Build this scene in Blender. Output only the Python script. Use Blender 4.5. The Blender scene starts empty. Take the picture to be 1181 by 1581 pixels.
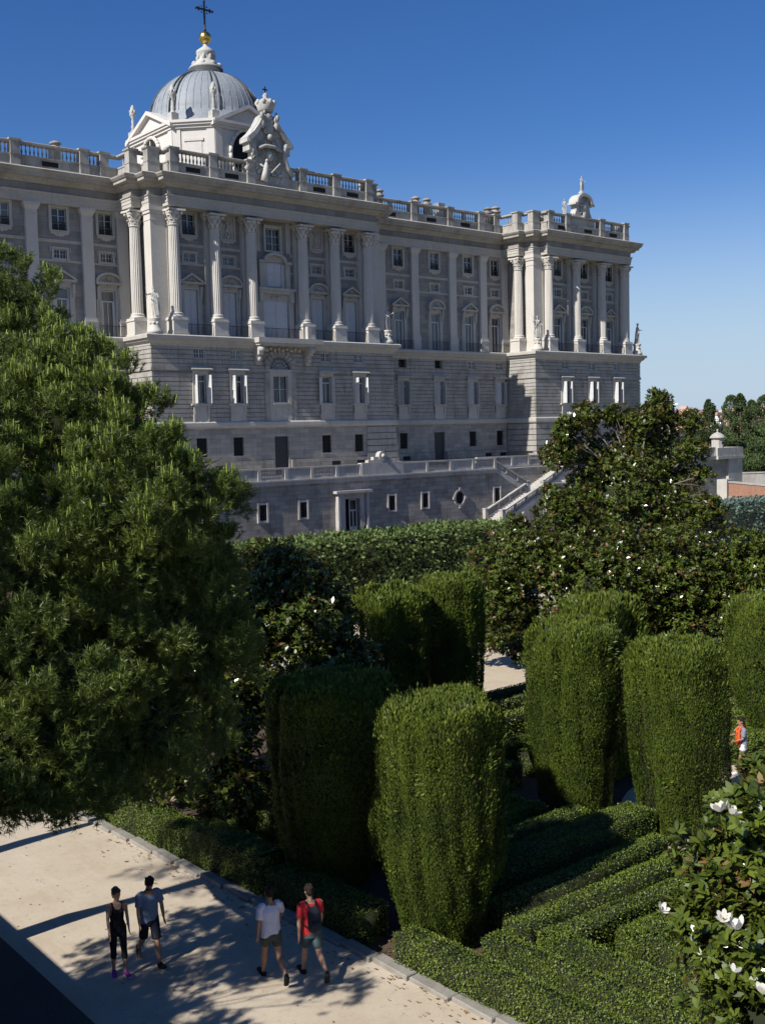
import bpy, bmesh, math, random
import numpy as np
from math import sin, cos, pi, radians, sqrt, atan2
from mathutils import Vector, Matrix
random.seed(7); RNG = np.random.default_rng(7)
S = bpy.context.scene
COL = S.collection

# ------------------------------------------------------------------ camera
cam_d = bpy.data.cameras.new("camera"); cam = bpy.data.objects.new("camera", cam_d); COL.objects.link(cam)
F_PX, YAW, PITCH, ROLL = 1669.57, radians(39.852), radians(4.250), radians(-1.350)
fw = Vector((sin(YAW)*cos(PITCH), cos(YAW)*cos(PITCH), -sin(PITCH)))
rt = Vector((cos(YAW), -sin(YAW), 0)); up = rt.cross(fw)
r2 = rt*cos(ROLL) + up*sin(ROLL); u2 = -rt*sin(ROLL) + up*cos(ROLL)
m = Matrix((r2, u2, -fw)).transposed().to_4x4(); m.translation = (0, 0, 10)
cam.matrix_world = m
cam_d.sensor_fit = 'HORIZONTAL'; cam_d.sensor_width = 24.0; cam_d.lens = F_PX/1181*24
cam_d.clip_start = 0.1; cam_d.clip_end = 9000
S.camera = cam
# ------------------------------------------------------------------ light
SUN = Vector((-1, -0.085, 0.84)).normalized()          # towards the sun
sun_d = bpy.data.lights.new("sun", 'SUN'); sun_d.energy = 5.0; sun_d.angle = radians(0.53); sun_d.color = (1, .955, .885)
sun = bpy.data.objects.new("sun", sun_d); COL.objects.link(sun)
sun.rotation_euler = SUN.to_track_quat('Z', 'Y').to_euler(); sun.location = (0, 0, 60)
W = bpy.data.worlds.new("World"); S.world = W; W.use_nodes = True
nt = W.node_tree; nt.nodes.clear()
sky = nt.nodes.new('ShaderNodeTexSky'); sky.sky_type = 'NISHITA'; sky.sun_disc = False
sky.sun_elevation = math.asin(SUN.z); sky.sun_rotation = atan2(SUN.x, SUN.y)
sky.altitude = 900; sky.air_density = 1.0; sky.dust_density = 0.25; sky.ozone_density = 3.5
bg = nt.nodes.new('ShaderNodeBackground'); bg.inputs['Strength'].default_value = 0.085
ow = nt.nodes.new('ShaderNodeOutputWorld')
tint = nt.nodes.new('ShaderNodeHueSaturation'); tint.inputs['Saturation'].default_value = 1.28; tint.inputs['Hue'].default_value = .512; tint.inputs['Value'].default_value = .95
tc = nt.nodes.new('ShaderNodeTexCoord'); sxyz = nt.nodes.new('ShaderNodeSeparateXYZ'); mr = nt.nodes.new('ShaderNodeMapRange'); mr.interpolation_type = 'SMOOTHERSTEP'
mr.inputs[1].default_value = -.02; mr.inputs[2].default_value = .27; mr.inputs[3].default_value = .94; mr.inputs[4].default_value = 0   # whitish summer haze low down
mxs = nt.nodes.new('ShaderNodeMix'); mxs.data_type = 'RGBA'; mxs.inputs[7].default_value = (4.2, 5.3, 6.6, 1)
nt.links.new(tc.outputs['Generated'], sxyz.inputs[0]); nt.links.new(sxyz.outputs[2], mr.inputs[0]); nt.links.new(mr.outputs[0], mxs.inputs[0])
nt.links.new(sky.outputs[0], tint.inputs['Color']); nt.links.new(tint.outputs[0], mxs.inputs[6]); nt.links.new(mxs.outputs[2], bg.inputs[0]); nt.links.new(bg.outputs[0], ow.inputs[0])
S.view_settings.view_transform = 'Standard'; S.view_settings.look = 'None'
S.view_settings.exposure = 0.40; S.view_settings.gamma = 1
S.render.engine = 'CYCLES'
S.cycles.max_bounces = 6; S.cycles.diffuse_bounces = 3; S.cycles.glossy_bounces = 3
S.cycles.transmission_bounces = 4; S.cycles.transparent_max_bounces = 6
S.cycles.use_adaptive_sampling = True; S.cycles.adaptive_threshold = 0.02

# ------------------------------------------------------------------ materials
def nmat(name):
    m = bpy.data.materials.new(name); m.use_nodes = True
    t = m.node_tree; b = t.nodes['Principled BSDF']
    return m, t, b
def node(t, k, **kw):
    n = t.nodes.new(k)
    for a, v in kw.items(): setattr(n, a, v)
    return n
def mixc(t, fac, a, b, mode='MIX'):
    n = t.nodes.new('ShaderNodeMix'); n.data_type = 'RGBA'; n.blend_type = mode
    for i, v in ((0, fac), (6, a), (7, b)):
        if isinstance(v, (float, int)): n.inputs[i].default_value = v
        elif isinstance(v, tuple): n.inputs[i].default_value = (*v, 1)
        else: t.links.new(v, n.inputs[i])
    return n.outputs[2]
def ramp(t, src, a, b, c0=0., c1=1.):
    n = t.nodes.new('ShaderNodeMapRange'); n.inputs[1].default_value = a; n.inputs[2].default_value = b
    n.inputs[3].default_value = c0; n.inputs[4].default_value = c1
    t.links.new(src, n.inputs[0]); return n.outputs[0]
def noise(t, vec, scale, detail=4, rough=.6):
    n = t.nodes.new('ShaderNodeTexNoise'); n.inputs['Scale'].default_value = scale
    n.inputs['Detail'].default_value = detail; n.inputs['Roughness'].default_value = rough
    t.links.new(vec, n.inputs['Vector']); return n.outputs['Fac']
def geo(t): return t.nodes.new('ShaderNodeNewGeometry')
def bump(t, b, h, strength, dist):
    n = t.nodes.new('ShaderNodeBump'); n.inputs['Strength'].default_value = strength
    n.inputs['Distance'].default_value = dist; t.links.new(h, n.inputs['Height'])
    t.links.new(n.outputs[0], b.inputs['Normal'])
def scaled(t, vec, s):
    n = t.nodes.new('ShaderNodeVectorMath'); n.operation = 'MULTIPLY'; n.inputs[1].default_value = s
    t.links.new(vec, n.inputs[0]); return n.outputs[0]

def stone(name, col, stain=(.5, .45, .4), samt=.35, rough=.85, sc=1.0, blocks=None, bw=1.1, bh=.47, streak=.5, bmp=.3):
    m, t, b = nmat(name); g = geo(t); P = g.outputs['Position']
    n1 = noise(t, P, 9*sc, 5, .65); n2 = noise(t, P, .55*sc, 4, .6)
    n3 = noise(t, scaled(t, P, (1.3, 1.3, .16)), 2.2, 5, .7)
    c = mixc(t, ramp(t, n1, .25, .75), tuple(v*.84 for v in col), tuple(min(1, v*1.12) for v in col))
    c = mixc(t, ramp(t, n2, .45, .75, 0, samt), c, tuple(a*b_ for a, b_ in zip(col, stain)))
    c = mixc(t, ramp(t, n3, .52, .78, 0, streak), c, tuple(a*b_*.9 for a, b_ in zip(col, stain)))
    h = n1
    if blocks:
        sp = node(t, 'ShaderNodeSeparateXYZ'); t.links.new(P, sp.inputs[0])
        ad = node(t, 'ShaderNodeMath', operation='ADD'); t.links.new(sp.outputs[0], ad.inputs[0]); t.links.new(sp.outputs[1], ad.inputs[1])
        cb = node(t, 'ShaderNodeCombineXYZ'); t.links.new(ad.outputs[0], cb.inputs[0]); t.links.new(sp.outputs[2], cb.inputs[1])
        br = node(t, 'ShaderNodeTexBrick'); t.links.new(cb.outputs[0], br.inputs['Vector'])
        br.inputs['Scale'].default_value = 1; br.inputs['Brick Width'].default_value = bw; br.inputs['Row Height'].default_value = bh
        br.inputs['Mortar Size'].default_value = .012 if blocks != 'brick' else .006
        br.inputs['Mortar Smooth'].default_value = .3
        br.inputs['Color1'].default_value = (.72, .72, .72, 1); br.inputs['Color2'].default_value = (1.16, 1.13, 1.1, 1)
        br.inputs['Mortar'].default_value = (.45, .44, .42, 1) if blocks != 'brick' else (1.2, 1.3, 1.3, 1)
        br.inputs['Bias'].default_value = .15
        c = mixc(t, .8, c, br.outputs['Color'], 'MULTIPLY')
        iv = node(t, 'ShaderNodeMath', operation='SUBTRACT'); t.links.new(n1, iv.inputs[0]); t.links.new(br.outputs['Fac'], iv.inputs[1]); h = iv.outputs[0]
    t.links.new(c, b.inputs['Base Color']); b.inputs['Roughness'].default_value = rough
    b.inputs['Specular IOR Level'].default_value = .25
    bump(t, b, h, bmp, .03)
    return m
def plain(name, col, rough=.6, metal=0, var=.15, sc=6, spec=.4):
    m, t, b = nmat(name); P = geo(t).outputs['Position']
    n1 = noise(t, P, sc, 4)
    c = mixc(t, ramp(t, n1, .3, .7), tuple(v*(1-var) for v in col), tuple(min(1, v*(1+var)) for v in col))
    t.links.new(c, b.inputs['Base Color']); b.inputs['Roughness'].default_value = rough; b.inputs['Metallic'].default_value = metal
    b.inputs['Specular IOR Level'].default_value = spec
    return m
def leafmat(name, c0, c1, rough=.5, trans=.25, back=None, spec=.4, dry=None, dryamt=.0, patch=1.2, tc=None):
    """leaf colour varies per leaf (random per island) and in broad patches of older and younger growth"""
    m, t, b = nmat(name); g = geo(t); P = g.outputs['Position']
    f1 = g.outputs['Random Per Island']; n2 = noise(t, P, patch, 3)
    ad = node(t, 'ShaderNodeMath', operation='ADD'); t.links.new(f1, ad.inputs[0]); t.links.new(ramp(t, n2, .3, .7, -.5, .5), ad.inputs[1])
    c = mixc(t, ramp(t, ad.outputs[0], -.2, 1.2), c0, c1)
    if dry:
        n3 = noise(t, P, 3.1, 2); c = mixc(t, ramp(t, n3, .57, .72, 0, dryamt), c, dry)
    if back: c = mixc(t, g.outputs['Backfacing'], c, back)
    t.links.new(c, b.inputs['Base Color']); b.inputs['Roughness'].default_value = rough
    b.inputs['Specular IOR Level'].default_value = spec
    if trans:
        tr = node(t, 'ShaderNodeBsdfTranslucent'); mx = node(t, 'ShaderNodeMixShader'); mx.inputs[0].default_value = trans
        cc = mixc(t, .5, c, tc or tuple(min(1, v*1.6) for v in c1))
        t.links.new(cc, tr.inputs[0]); t.links.new(b.outputs[0], mx.inputs[1]); t.links.new(tr.outputs[0], mx.inputs[2])
        t.links.new(mx.outputs[0], t.nodes['Material Output'].inputs[0])
    return m
MT = {}
MT['granite'] = stone('granite', (.32, .306, .28), (.55, .5, .45), .4, blocks='ashlar', bw=1.3, bh=.48, streak=.55)
MT['rustic'] = stone('rustic_granite', (.35, .333, .305), (.42, .38, .33), .65, streak=.95)
MT['upper'] = stone('upper_wall', (.27, .257, .238), (.6, .55, .5), .3, blocks='ashlar', bw=1.4, bh=.6, streak=.4)
MT['white'] = stone('white_limestone', (.445, .425, .385), (.6, .52, .44), .35, streak=.5)
MT['column'] = stone('column_limestone', (.525, .50, .455), (.72, .66, .58), .25, streak=.3)
MT['cornice'] = stone('cornice_limestone', (.40, .38, .345), (.5, .43, .36), .6, streak=.6)
MT['roofstone'] = stone('weathered_parapet', (.36, .345, .315), (.35, .33, .31), .8, streak=.8)
MT['terrace'] = stone('terrace_ashlar', (.33, .31, .275), (.42, .38, .34), .7, blocks='ashlar', bw=1.05, bh=.42, streak=.6, bmp=.6)
MT['coping'] = stone('coping_limestone', (.44, .42, .385), (.45, .42, .38), .6, streak=.7)
MT['plaster'] = stone('drum_plaster', (.58, .55, .51), (.75, .72, .68), .25, streak=.25)
MT['statue'] = stone('statue_marble', (.46, .45, .42), (.4, .38, .35), .6, streak=.6)
MT['lead'] = stone('lead_roof', (.26, .285, .31), (.6, .62, .66), .5, rough=.55, streak=.6)
MT['darklead'] = plain('dark_lead', (.05, .055, .06), .6)
MT['gold'] = plain('gilding', (.62, .42, .12), .32, 1, .1)
MT['iron'] = plain('black_iron', (.015, .015, .017), .5)
MT['woodwhite'] = plain('white_paint', (.52, .52, .50), .5, 0, .05)
MT['shutter'] = plain('pale_shutter', (.50, .505, .51), .6, 0, .08)
MT['bricks'] = stone('red_brick', (.36, .20, .14), (.7, .65, .6), .4, blocks='brick', bw=.26, bh=.08, streak=.3)
MT['pot'] = stone('chimney_pot', (.33, .29, .25), (.35, .3, .28), .8)
MT['darkgap'] = plain('dark_opening', (.012, .012, .013), .9)
MT['door'] = plain('dark_door', (.035, .035, .038), .6)
def glassmat():
    m, t, b = nmat('window_glass'); P = geo(t).outputs['Position']
    n = noise(t, scaled(t, P, (.35, .35, .35)), 1.7, 1)
    c = mixc(t, ramp(t, n, .35, .65), (.012, .016, .02), (.05, .065, .075))
    oi = node(t, 'ShaderNodeObjectInfo'); sp = node(t, 'ShaderNodeSeparateXYZ'); t.links.new(P, sp.inputs[0])
    wv = node(t, 'ShaderNodeMath', operation='SINE'); ml = node(t, 'ShaderNodeMath', operation='MULTIPLY'); ml.inputs[1].default_value = 38; t.links.new(sp.outputs[0], ml.inputs[0]); t.links.new(ml.outputs[0], wv.inputs[0])
    cur = mixc(t, ramp(t, wv.outputs[0], -1, 1), (.09, .10, .10), (.17, .18, .175))
    c = mixc(t, ramp(t, oi.outputs['Random'], .52, .56), c, cur)
    t.links.new(c, b.inputs['Base Color']); b.inputs['Roughness'].default_value = .12; b.inputs['Specular IOR Level'].default_value = .6
    return m
MT['glass'] = glassmat()
def gravel():
    m, t, b = nmat('sandy_gravel'); P = geo(t).outputs['Position']
    n1 = noise(t, P, 55, 6, .75); n2 = noise(t, P, .7, 5, .65); n3 = noise(t, P, 6, 4, .6)
    c = mixc(t, ramp(t, n1, .3, .7), (.40, .34, .255), (.56, .485, .38))
    c = mixc(t, ramp(t, n2, .42, .62, 0, .75), c, (.42, .35, .255))
    c = mixc(t, ramp(t, n3, .55, .75, 0, .45), c, (.30, .235, .17))
    n4 = noise(t, scaled(t, P, (1.6, .25, 1)), 1.3, 5, .7); c = mixc(t, ramp(t, n4, .55, .7, 0, .4), c, (.56, .48, .40))
    vo = node(t, 'ShaderNodeTexVoronoi'); vo.inputs['Scale'].default_value = 9; t.links.new(P, vo.inputs['Vector'])
    c = mixc(t, ramp(t, vo.outputs['Distance'], .0, .09, .45, 0), c, (.24, .18, .12))
    t.links.new(c, b.inputs['Base Color']); b.inputs['Roughness'].default_value = .95; b.inputs['Specular IOR Level'].default_value = .15
    bump(t, b, n1, .5, .01); return m
MT['gravel'] = gravel()
MT['darkstone'] = stone('dark_granite_slab', (.055, .05, .044), (.6, .6, .6), .4)  # very dark base tone, used on the low wall
MT['cypnew'] = leafmat('cypress_new_growth', (.08, .115, .012), (.175, .21, .022), .6, .2, patch=1.4)
MT['soil'] = stone('garden_soil', (.085, .06, .04), (.6, .6, .55), .5, rough=1, sc=3)
MT['earth'] = stone('dry_grassland', (.16, .15, .085), (.6, .7, .5), .6, rough=1, sc=.02)
MT['kerb'] = stone('kerb_granite', (.27, .255, .225), (.5, .45, .38), .7, sc=2)
MT['bark'] = stone('bark', (.12, .085, .06), (.5, .5, .5), .6, rough=.95, sc=2, bmp=.8)
MT['greybark'] = stone('grey_bark', (.17, .155, .135), (.6, .6, .6), .5, rough=.95, sc=2, bmp=.5)
MT['box'] = leafmat('box_leaves', (.03, .055, .008), (.15, .205, .022), .5, .05, patch=1.5, dry=(.10, .10, .03), dryamt=.35)
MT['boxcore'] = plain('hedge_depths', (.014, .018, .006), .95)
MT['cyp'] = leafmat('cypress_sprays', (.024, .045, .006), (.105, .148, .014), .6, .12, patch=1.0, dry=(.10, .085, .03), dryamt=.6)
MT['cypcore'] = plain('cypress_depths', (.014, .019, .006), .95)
MT['jun'] = leafmat('juniper_sprays', (.05, .08, .018), (.16, .215, .06), .7, .15, patch=.8)
MT['junblue'] = leafmat('blue_juniper_sprays', (.06, .10, .075), (.16, .22, .18), .7, .15, patch=.8)
MT['needle'] = leafmat('pine_needles', (.036, .062, .011), (.135, .175, .03), .45, .2, patch=.9)
MT['candle'] = leafmat('pine_candles', (.16, .23, .03), (.28, .34, .06), .6, .2)
MT['mag'] = leafmat('magnolia_leaves', (.026, .046, .008), (.12, .155, .02), .25, .15, back=(.085, .07, .022), spec=.6, patch=2.0)
MT['magdry'] = leafmat('magnolia_old_leaves', (.09, .055, .02), (.19, .12, .035), .5, .15, back=(.13, .08, .03))
MT['petal'] = leafmat('magnolia_petals', (.62, .60, .50), (.76, .74, .66), .5, .25)
MT['poplar'] = leafmat('poplar_leaves', (.022, .042, .012), (.075, .11, .028), .6, .2, patch=.3)
MT['grass'] = leafmat('bank_grass', (.05, .10, .015), (.10, .17, .03), .8, 0, patch=.2)

# ------------------------------------------------------------------ mesh helpers
class MB:
    def __init__(s): s.v = []; s.f = []; s.mi = []; s.sm = []; s.cur = 0
    def add(s, vs, fs, smooth=False):
        o = len(s.v); s.v += [tuple(a) for a in vs]
        for f in fs: s.f.append([i+o for i in f]); s.mi.append(s.cur); s.sm.append(smooth)
    def box(s, x0, x1, y0, y1, z0, z1):
        s.add([(x0, y0, z0), (x1, y0, z0), (x1, y1, z0), (x0, y1, z0), (x0, y0, z1), (x1, y0, z1), (x1, y1, z1), (x0, y1, z1)],
              [(0, 3, 2, 1), (4, 5, 6, 7), (0, 1, 5, 4), (1, 2, 6, 5), (2, 3, 7, 6), (3, 0, 4, 7)]); return s
    def frustum(s, cx, cy, z0, z1, a0, b0, a1, b1):
        s.add([(cx-a0, cy-b0, z0), (cx+a0, cy-b0, z0), (cx+a0, cy+b0, z0), (cx-a0, cy+b0, z0),
               (cx-a1, cy-b1, z1), (cx+a1, cy-b1, z1), (cx+a1, cy+b1, z1), (cx-a1, cy+b1, z1)],
              [(0, 3, 2, 1), (4, 5, 6, 7), (0, 1, 5, 4), (1, 2, 6, 5), (2, 3, 7, 6), (3, 0, 4, 7)]); return s
    def prism(s, poly, y0, y1):            # poly in xz, extruded along y
        n = len(poly); vs = [(x, y0, z) for x, z in poly]+[(x, y1, z) for x, z in poly]
        a = sum(poly[i][0]*poly[(i+1) % n][1]-poly[(i+1) % n][0]*poly[i][1] for i in range(n))
        fs = [list(range(n)), list(range(2*n-1, n-1, -1))]+[[i, i+n, (i+1) % n+n, (i+1) % n] for i in range(n)]
        if a < 0: fs = [f[::-1] for f in fs]
        s.add(vs, fs); return s
    def slab(s, poly, z0, z1):             # poly in xy
        n = len(poly); vs = [(x, y, z0) for x, y in poly]+[(x, y, z1) for x, y in poly]
        a = sum(poly[i][0]*poly[(i+1) % n][1]-poly[(i+1) % n][0]*poly[i][1] for i in range(n))
        fs = [list(range(n-1, -1, -1)), list(range(n, 2*n))]+[[i, (i+1) % n, (i+1) % n+n, i+n] for i in range(n)]
        if a < 0: fs = [f[::-1] for f in fs]
        s.add(vs, fs); return s
    def lathe(s, prof, cx=0, cy=0, seg=16, smooth=True, flute=0, fl=.05, phase=0, sx=1, sy=1):
        n = len(prof); vs = []
        for i in range(seg):
            a = 2*pi*i/seg+phase
            for j, (r, z) in enumerate(prof):
                k = r
                if flute and 0 < j < n-1: k = r*(1-fl*(i % flute != 0))
                vs.append((cx+k*cos(a)*sx, cy+k*sin(a)*sy, z))
        fs = [[i*n+j, ((i+1) % seg)*n+j, ((i+1) % seg)*n+j+1, i*n+j+1] for i in range(seg) for j in range(n-1)]
        fs.append([i*n for i in range(seg-1, -1, -1)]); fs.append([i*n+n-1 for i in range(seg)])
        s.add(vs, fs, smooth); return s
    def tube(s, pts, rad, seg=6, smooth=True):
        pts = [Vector(p) for p in pts]; n = len(pts)
        if not hasattr(rad, '__len__'): rad = [rad]*n
        vs = []
        for i, p in enumerate(pts):
            d = (pts[min(i+1, n-1)]-pts[max(i-1, 0)]); d = d.normalized() if d.length > 1e-9 else Vector((0, 0, 1))
            u = d.cross(Vector((0, 0, 1)) if abs(d.z) < .95 else Vector((1, 0, 0))).normalized(); w = d.cross(u)
            for k in range(seg):
                a = 2*pi*k/seg; vs.append(p+(u*cos(a)+w*sin(a))*rad[i])
        fs = [[i*seg+k, (i+1)*seg+k, (i+1)*seg+(k+1) % seg, i*seg+(k+1) % seg] for i in range(n-1) for k in range(seg)]
        fs += [list(range(seg)), list(range(n*seg-1, (n-1)*seg-1, -1))]
        s.add(vs, fs, smooth); return s
    def sphere(s, c, r, seg=12, rings=8, sc=(1, 1, 1)):
        prof = [(max(1e-4, r*sin(pi*j/rings)), -r*cos(pi*j/rings)) for j in range(rings+1)]
        k = MB(); k.lathe(prof, seg=seg)
        s.add([(c[0]+x*sc[0], c[1]+y*sc[1], c[2]+z*sc[2]) for x, y, z in k.v], k.f, True); return s
    def build(s, name, mat, parent=None, loc=None):
        me = bpy.data.meshes.new(name); me.from_pydata(s.v, [], s.f)
        for m_ in (mat if isinstance(mat, (list, tuple)) else [mat]): me.materials.append(MT[m_] if isinstance(m_, str) else m_)
        me.polygons.foreach_set('material_index', s.mi); me.polygons.foreach_set('use_smooth', s.sm); me.update()
        o = bpy.data.objects.new(name, me); COL.objects.link(o)
        if parent: o.parent = parent
        if loc: o.location = loc
        return o
def mesh_np(name, V, Fc, mats, mi=None, parent=None, smooth=False):
    V = np.ascontiguousarray(V, dtype=np.float32); Fc = np.ascontiguousarray(Fc, dtype=np.int32)
    k = Fc.shape[1]; n = len(Fc)
    me = bpy.data.meshes.new(name); me.vertices.add(len(V)); me.vertices.foreach_set('co', V.ravel())
    me.loops.add(n*k); me.loops.foreach_set('vertex_index', Fc.ravel())
    me.polygons.add(n); me.polygons.foreach_set('loop_start', np.arange(0, n*k, k, dtype=np.int32))
    me.polygons.foreach_set('loop_total', np.full(n, k, dtype=np.int32))
    for m_ in mats: me.materials.append(MT[m_] if isinstance(m_, str) else m_)
    if mi is not None: me.polygons.foreach_set('material_index', np.asarray(mi, dtype=np.int32))
    if smooth: me.polygons.foreach_set('use_smooth', np.ones(n, dtype=bool))
    me.update(calc_edges=True)
    o = bpy.data.objects.new(name, me); COL.objects.link(o)
    if parent: o.parent = parent
    return o
def tag(o, label=None, cat=None, group=None, kind=None):
    if label: o['label'] = label
    if cat: o['category'] = cat
    if group: o['group'] = group
    if kind: o['kind'] = kind
    return o
def empty(name, loc=(0, 0, 0), rz=0):
    o = bpy.data.objects.new(name, None); COL.objects.link(o); o.location = loc; o.rotation_euler = (0, 0, rz)
    o.empty_display_size = .3; return o
def kids(o): return [c for c in bpy.data.objects if c.parent == o]
def copy_tree(o, parent=None, ch=None):
    ch = kids(o) if ch is None else ch
    c = o.copy(); COL.objects.link(c)
    if parent is not None: c.parent = parent
    for k in ch: copy_tree(k, c)
    return c
def sweep(mb, prof, plan, closed_prof=True):
    """profile [(out,z)] swept along plan [(x,y)]; outward is to the right of travel; mitred corners"""
    pl = [Vector(p) for p in plan]; n = len(pl); k = len(prof); vs = []
    for i in range(n):
        d0 = (pl[i]-pl[i-1]).normalized() if i > 0 else (pl[1]-pl[0]).normalized()
        d1 = (pl[i+1]-pl[i]).normalized() if i < n-1 else d0
        n0 = Vector((d0.y, -d0.x)); n1 = Vector((d1.y, -d1.x)); b = n0+n1; b = b/(b.dot(n0)) if b.length > 1e-6 else n0
        for o_, z in prof: vs.append((pl[i].x+b.x*o_, pl[i].y+b.y*o_, z))
    fs = []
    for i in range(n-1):
        for j in range(k if closed_prof else k-1):
            j2 = (j+1) % k; fs.append([i*k+j, (i+1)*k+j, (i+1)*k+j2, i*k+j2])
    if closed_prof: fs += [list(range(k))[::-1], [(n-1)*k+j for j in range(k)]]
    mb.add(vs, fs); return mb
def rects_minus(x0, x1, z0, z1, ops):
    """rectangle minus opening rectangles -> list of rectangles"""
    zs = sorted({z0, z1, *[min(max(o[2], z0), z1) for o in ops], *[min(max(o[3], z0), z1) for o in ops]}); out = []
    for a, b in zip(zs, zs[1:]):
        if b-a < 1e-4: continue
        zc = (a+b)/2; cuts = sorted((max(o[0], x0), min(o[1], x1)) for o in ops if o[2] < zc < o[3] and o[1] > x0 and o[0] < x1)
        x = x0
        for c0, c1 in cuts:
            if c0-x > 1e-4: out.append((x, c0, a, b))
            x = max(x, c1)
        if x1-x > 1e-4: out.append((x, x1, a, b))
    return out

# ================================================================== PALACE
palace = empty('palace', (69.5, 100, 5.5))
tag(palace, 'large grey and white stone palace with columns, balustraded roof and a domed chapel', 'palace')
PL = Vector((69.5, 100, 5.5))
def pb(mb, name, mat, parent=None):
    """build in world coordinates as a part of the palace"""
    o = mb.build(name, mat); o.parent = parent or palace
    if parent is None: o.location = -PL
    return o
CX = 69.5
XL, XR, YP, YW = 53.3, 85.7, 100.0, 105.3          # central pavilion, wing plane
RX0, RX1 = 111.1, 134.3                            # corner pavilion
base_plan = [(22, YW), (XL, YW), (XL, YP), (XR, YP), (XR, YW), (RX0, YW), (RX0, YP), (RX1, YP), (RX1, 150)]
frz = [(22, 105.7), (53.1, 105.7), (53.1, 102.6), (54.25, 102.6), (54.25, 101), (55.75, 101), (55.75, 99.75),
       (83.3, 99.75), (83.3, 101), (84.75, 101), (84.75, 102.6), (85.9, 102.6), (85.9, 105.7),
       (110.9, 105.7), (110.9, 102.6), (112.05, 102.6), (112.05, 101), (113.5, 101), (113.5, 99.75), (131.9, 99.75),
       (131.9, 101), (133.3, 101), (133.3, 102.6), (134.5, 102.6), (134.5, 150)]
# --- bulk behind the facades (walls that close the rooms and the roof)
b = MB()
b.box(22, XL+1.2, 106.8, 150, 5, 37.0).box(XL+1.2, XR-1.2, 102.2, 150, 5, 37.02).box(XR-1.2, RX0+1.2, 106.8, 150, 5, 37.0)
b.box(RX0+1.2, RX1-1.2, 102.2, 150, 5, 37.02)
pb(b, 'inner_wall', 'upper')
# --- openings
bw_c = [58.9, 63.45, 75.5, 80.35]                  # basement windows, central pavilion
bw_w = [91.8, 98.1, 104.3, 109.6]; bw_l = [51.9-.6, 46.7, 40.9, 34.9, 29]
bw_r = [117.3, 123.0, 128.7]
up_c = [59.0, 63.8, 75.65, 80.5]; up_w = [92.2, 98.5, 104.7, 109.9]; up_l = [51.9, 46.85, 40.95, 35, 29]
up_r = [117.5, 123.2, 128.8]
LOWC = [(63.4, 7.8, 9.75), (75.4, 7.8, 9.75), (80.1, 7.8, 9.75)]
def ops_base(xs, w=1.35, low=None, door=None):
    o = []
    for x in xs:
        o.append((x-w/2, x+w/2, 13.4, 16.45)); o.append((x-.67, x+.67, 18.15, 19.2))
    for x in (low or xs): o.append((x-.65, x+.65, 7.75, 9.75))
    for x in (door or []): o.append((x-.95, x+.95, 5, 9.75))
    return o
o_c = ops_base(bw_c, low=[58.9, 63.45, 75.4, 80.2], door=[69.1]) + [(68.1, 70.1, 13.5, 16.45), (67.65, 70.55, 17.15, 18.6)]
o_w = ops_base(bw_w, low=[91.8, 104.3, 109.6], door=[98.1]); o_l = ops_base(bw_l); o_r = ops_base(bw_r)
def rust_front(x0, x1, Y, ops, side=None):
    fill, cr = MB(), MB()
    for r in rects_minus(x0+.05, x1-.05, 11.46, 19.4, ops): fill.box(r[0], r[1], Y+.08, Y+.5, r[2], r[3])
    z = 11.5
    while z < 19.3:
        if not 16.8 < z+.2 < 17.2:
            for r in rects_minus(x0, x1, z, z+.395, ops):
                xa = r[0]
                while xa < r[1]-1e-3:            # courses are broken by a few vertical joints
                    xb = min(r[1], xa+random.choice((2.1, 2.9, 3.7, 60)))
                    if r[1]-xb < .8: xb = r[1]
                    j = random.uniform(0, .012); cr.box(xa+.008, xb-.008, Y-j-.03, Y+.1, r[2], r[3]); xa = xb
        z += .47
    for r in rects_minus(x0, x1, 5, 10.8, ops): fill.box(r[0], r[1], Y+.02, Y+.5, r[2], r[3])
    return fill, cr
fl, cr = MB(), MB()
for a, c, Y, o in ((XL, XR, YP, o_c), (XR, RX0, YW, o_w), (22, XL, YW, o_l), (RX0, RX1, YP, o_r)):
    f_, c_ = rust_front(a, c, Y, o); fl.add(f_.v, f_.f); cr.add(c_.v, c_.f)
z = 11.5
while z < 19.3:                                    # the side returns
    if not 16.8 < z+.2 < 17.2:
        for X, s in ((XL, 1), (XR, -1), (RX0, 1), (RX1, -1)):
            y1 = YW if X != RX1 else 150
            x0, x1 = (X, X+.1) if s > 0 else (X-.1, X)
            cr.box(x0-.03, x1+.03, 100.1, y1, z, z+.395)
    z += .47
for X in (XL, XR, RX0, RX1): fl.box(X+(.07 if X in (XL, RX0) else -.5), X+(.5 if X in (XL, RX0) else -.07), 100.3, YW+.3 if X != RX1 else 150, 5, 19.4)
pb(fl, 'basement_wall', 'granite'); pb(cr, 'rusticated_courses', 'rustic')
# quoins of the lowest storey
for (xa, xb, Y, sd) in ((XL, XL+4, YP, 0), (XR-4.2, XR, YP, 0), (RX0, RX0+4.3, YP, 0), (RX1-4.3, RX1, YP, 0)):
    q = MB(); z = 6.9
    for i in range(5):
        d = .30-.045*i; q.box(xa-d if sd == 0 else xa, xb+(d if xb in (XR, RX1) else -random.uniform(0, .5)), Y-d, Y+.3, z, z+.66)
        if xa in (XL, RX0): q.box(xa-d, xa+.3, Y+.31, YW-.2, z, z+.66)
        z += .76
    q.box(xa-.32, xb+.32, Y-.36, Y+.3, 5, 6.82)
    pb(q, 'quoin_stones', 'rustic')
for (xa, xb, Y) in ((XL+4.2, 67.9, YP), (70.3, XR-4.4, YP), (XR+.4, 97.0, YW), (99.2, RX0-.4, YW), (RX0+4.5, RX1-4.6, YP), (22, XL-.4, YW)): pb(MB().box(xa, xb, Y-.22, Y, 5, 7.15), 'plinth', 'terrace')
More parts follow.
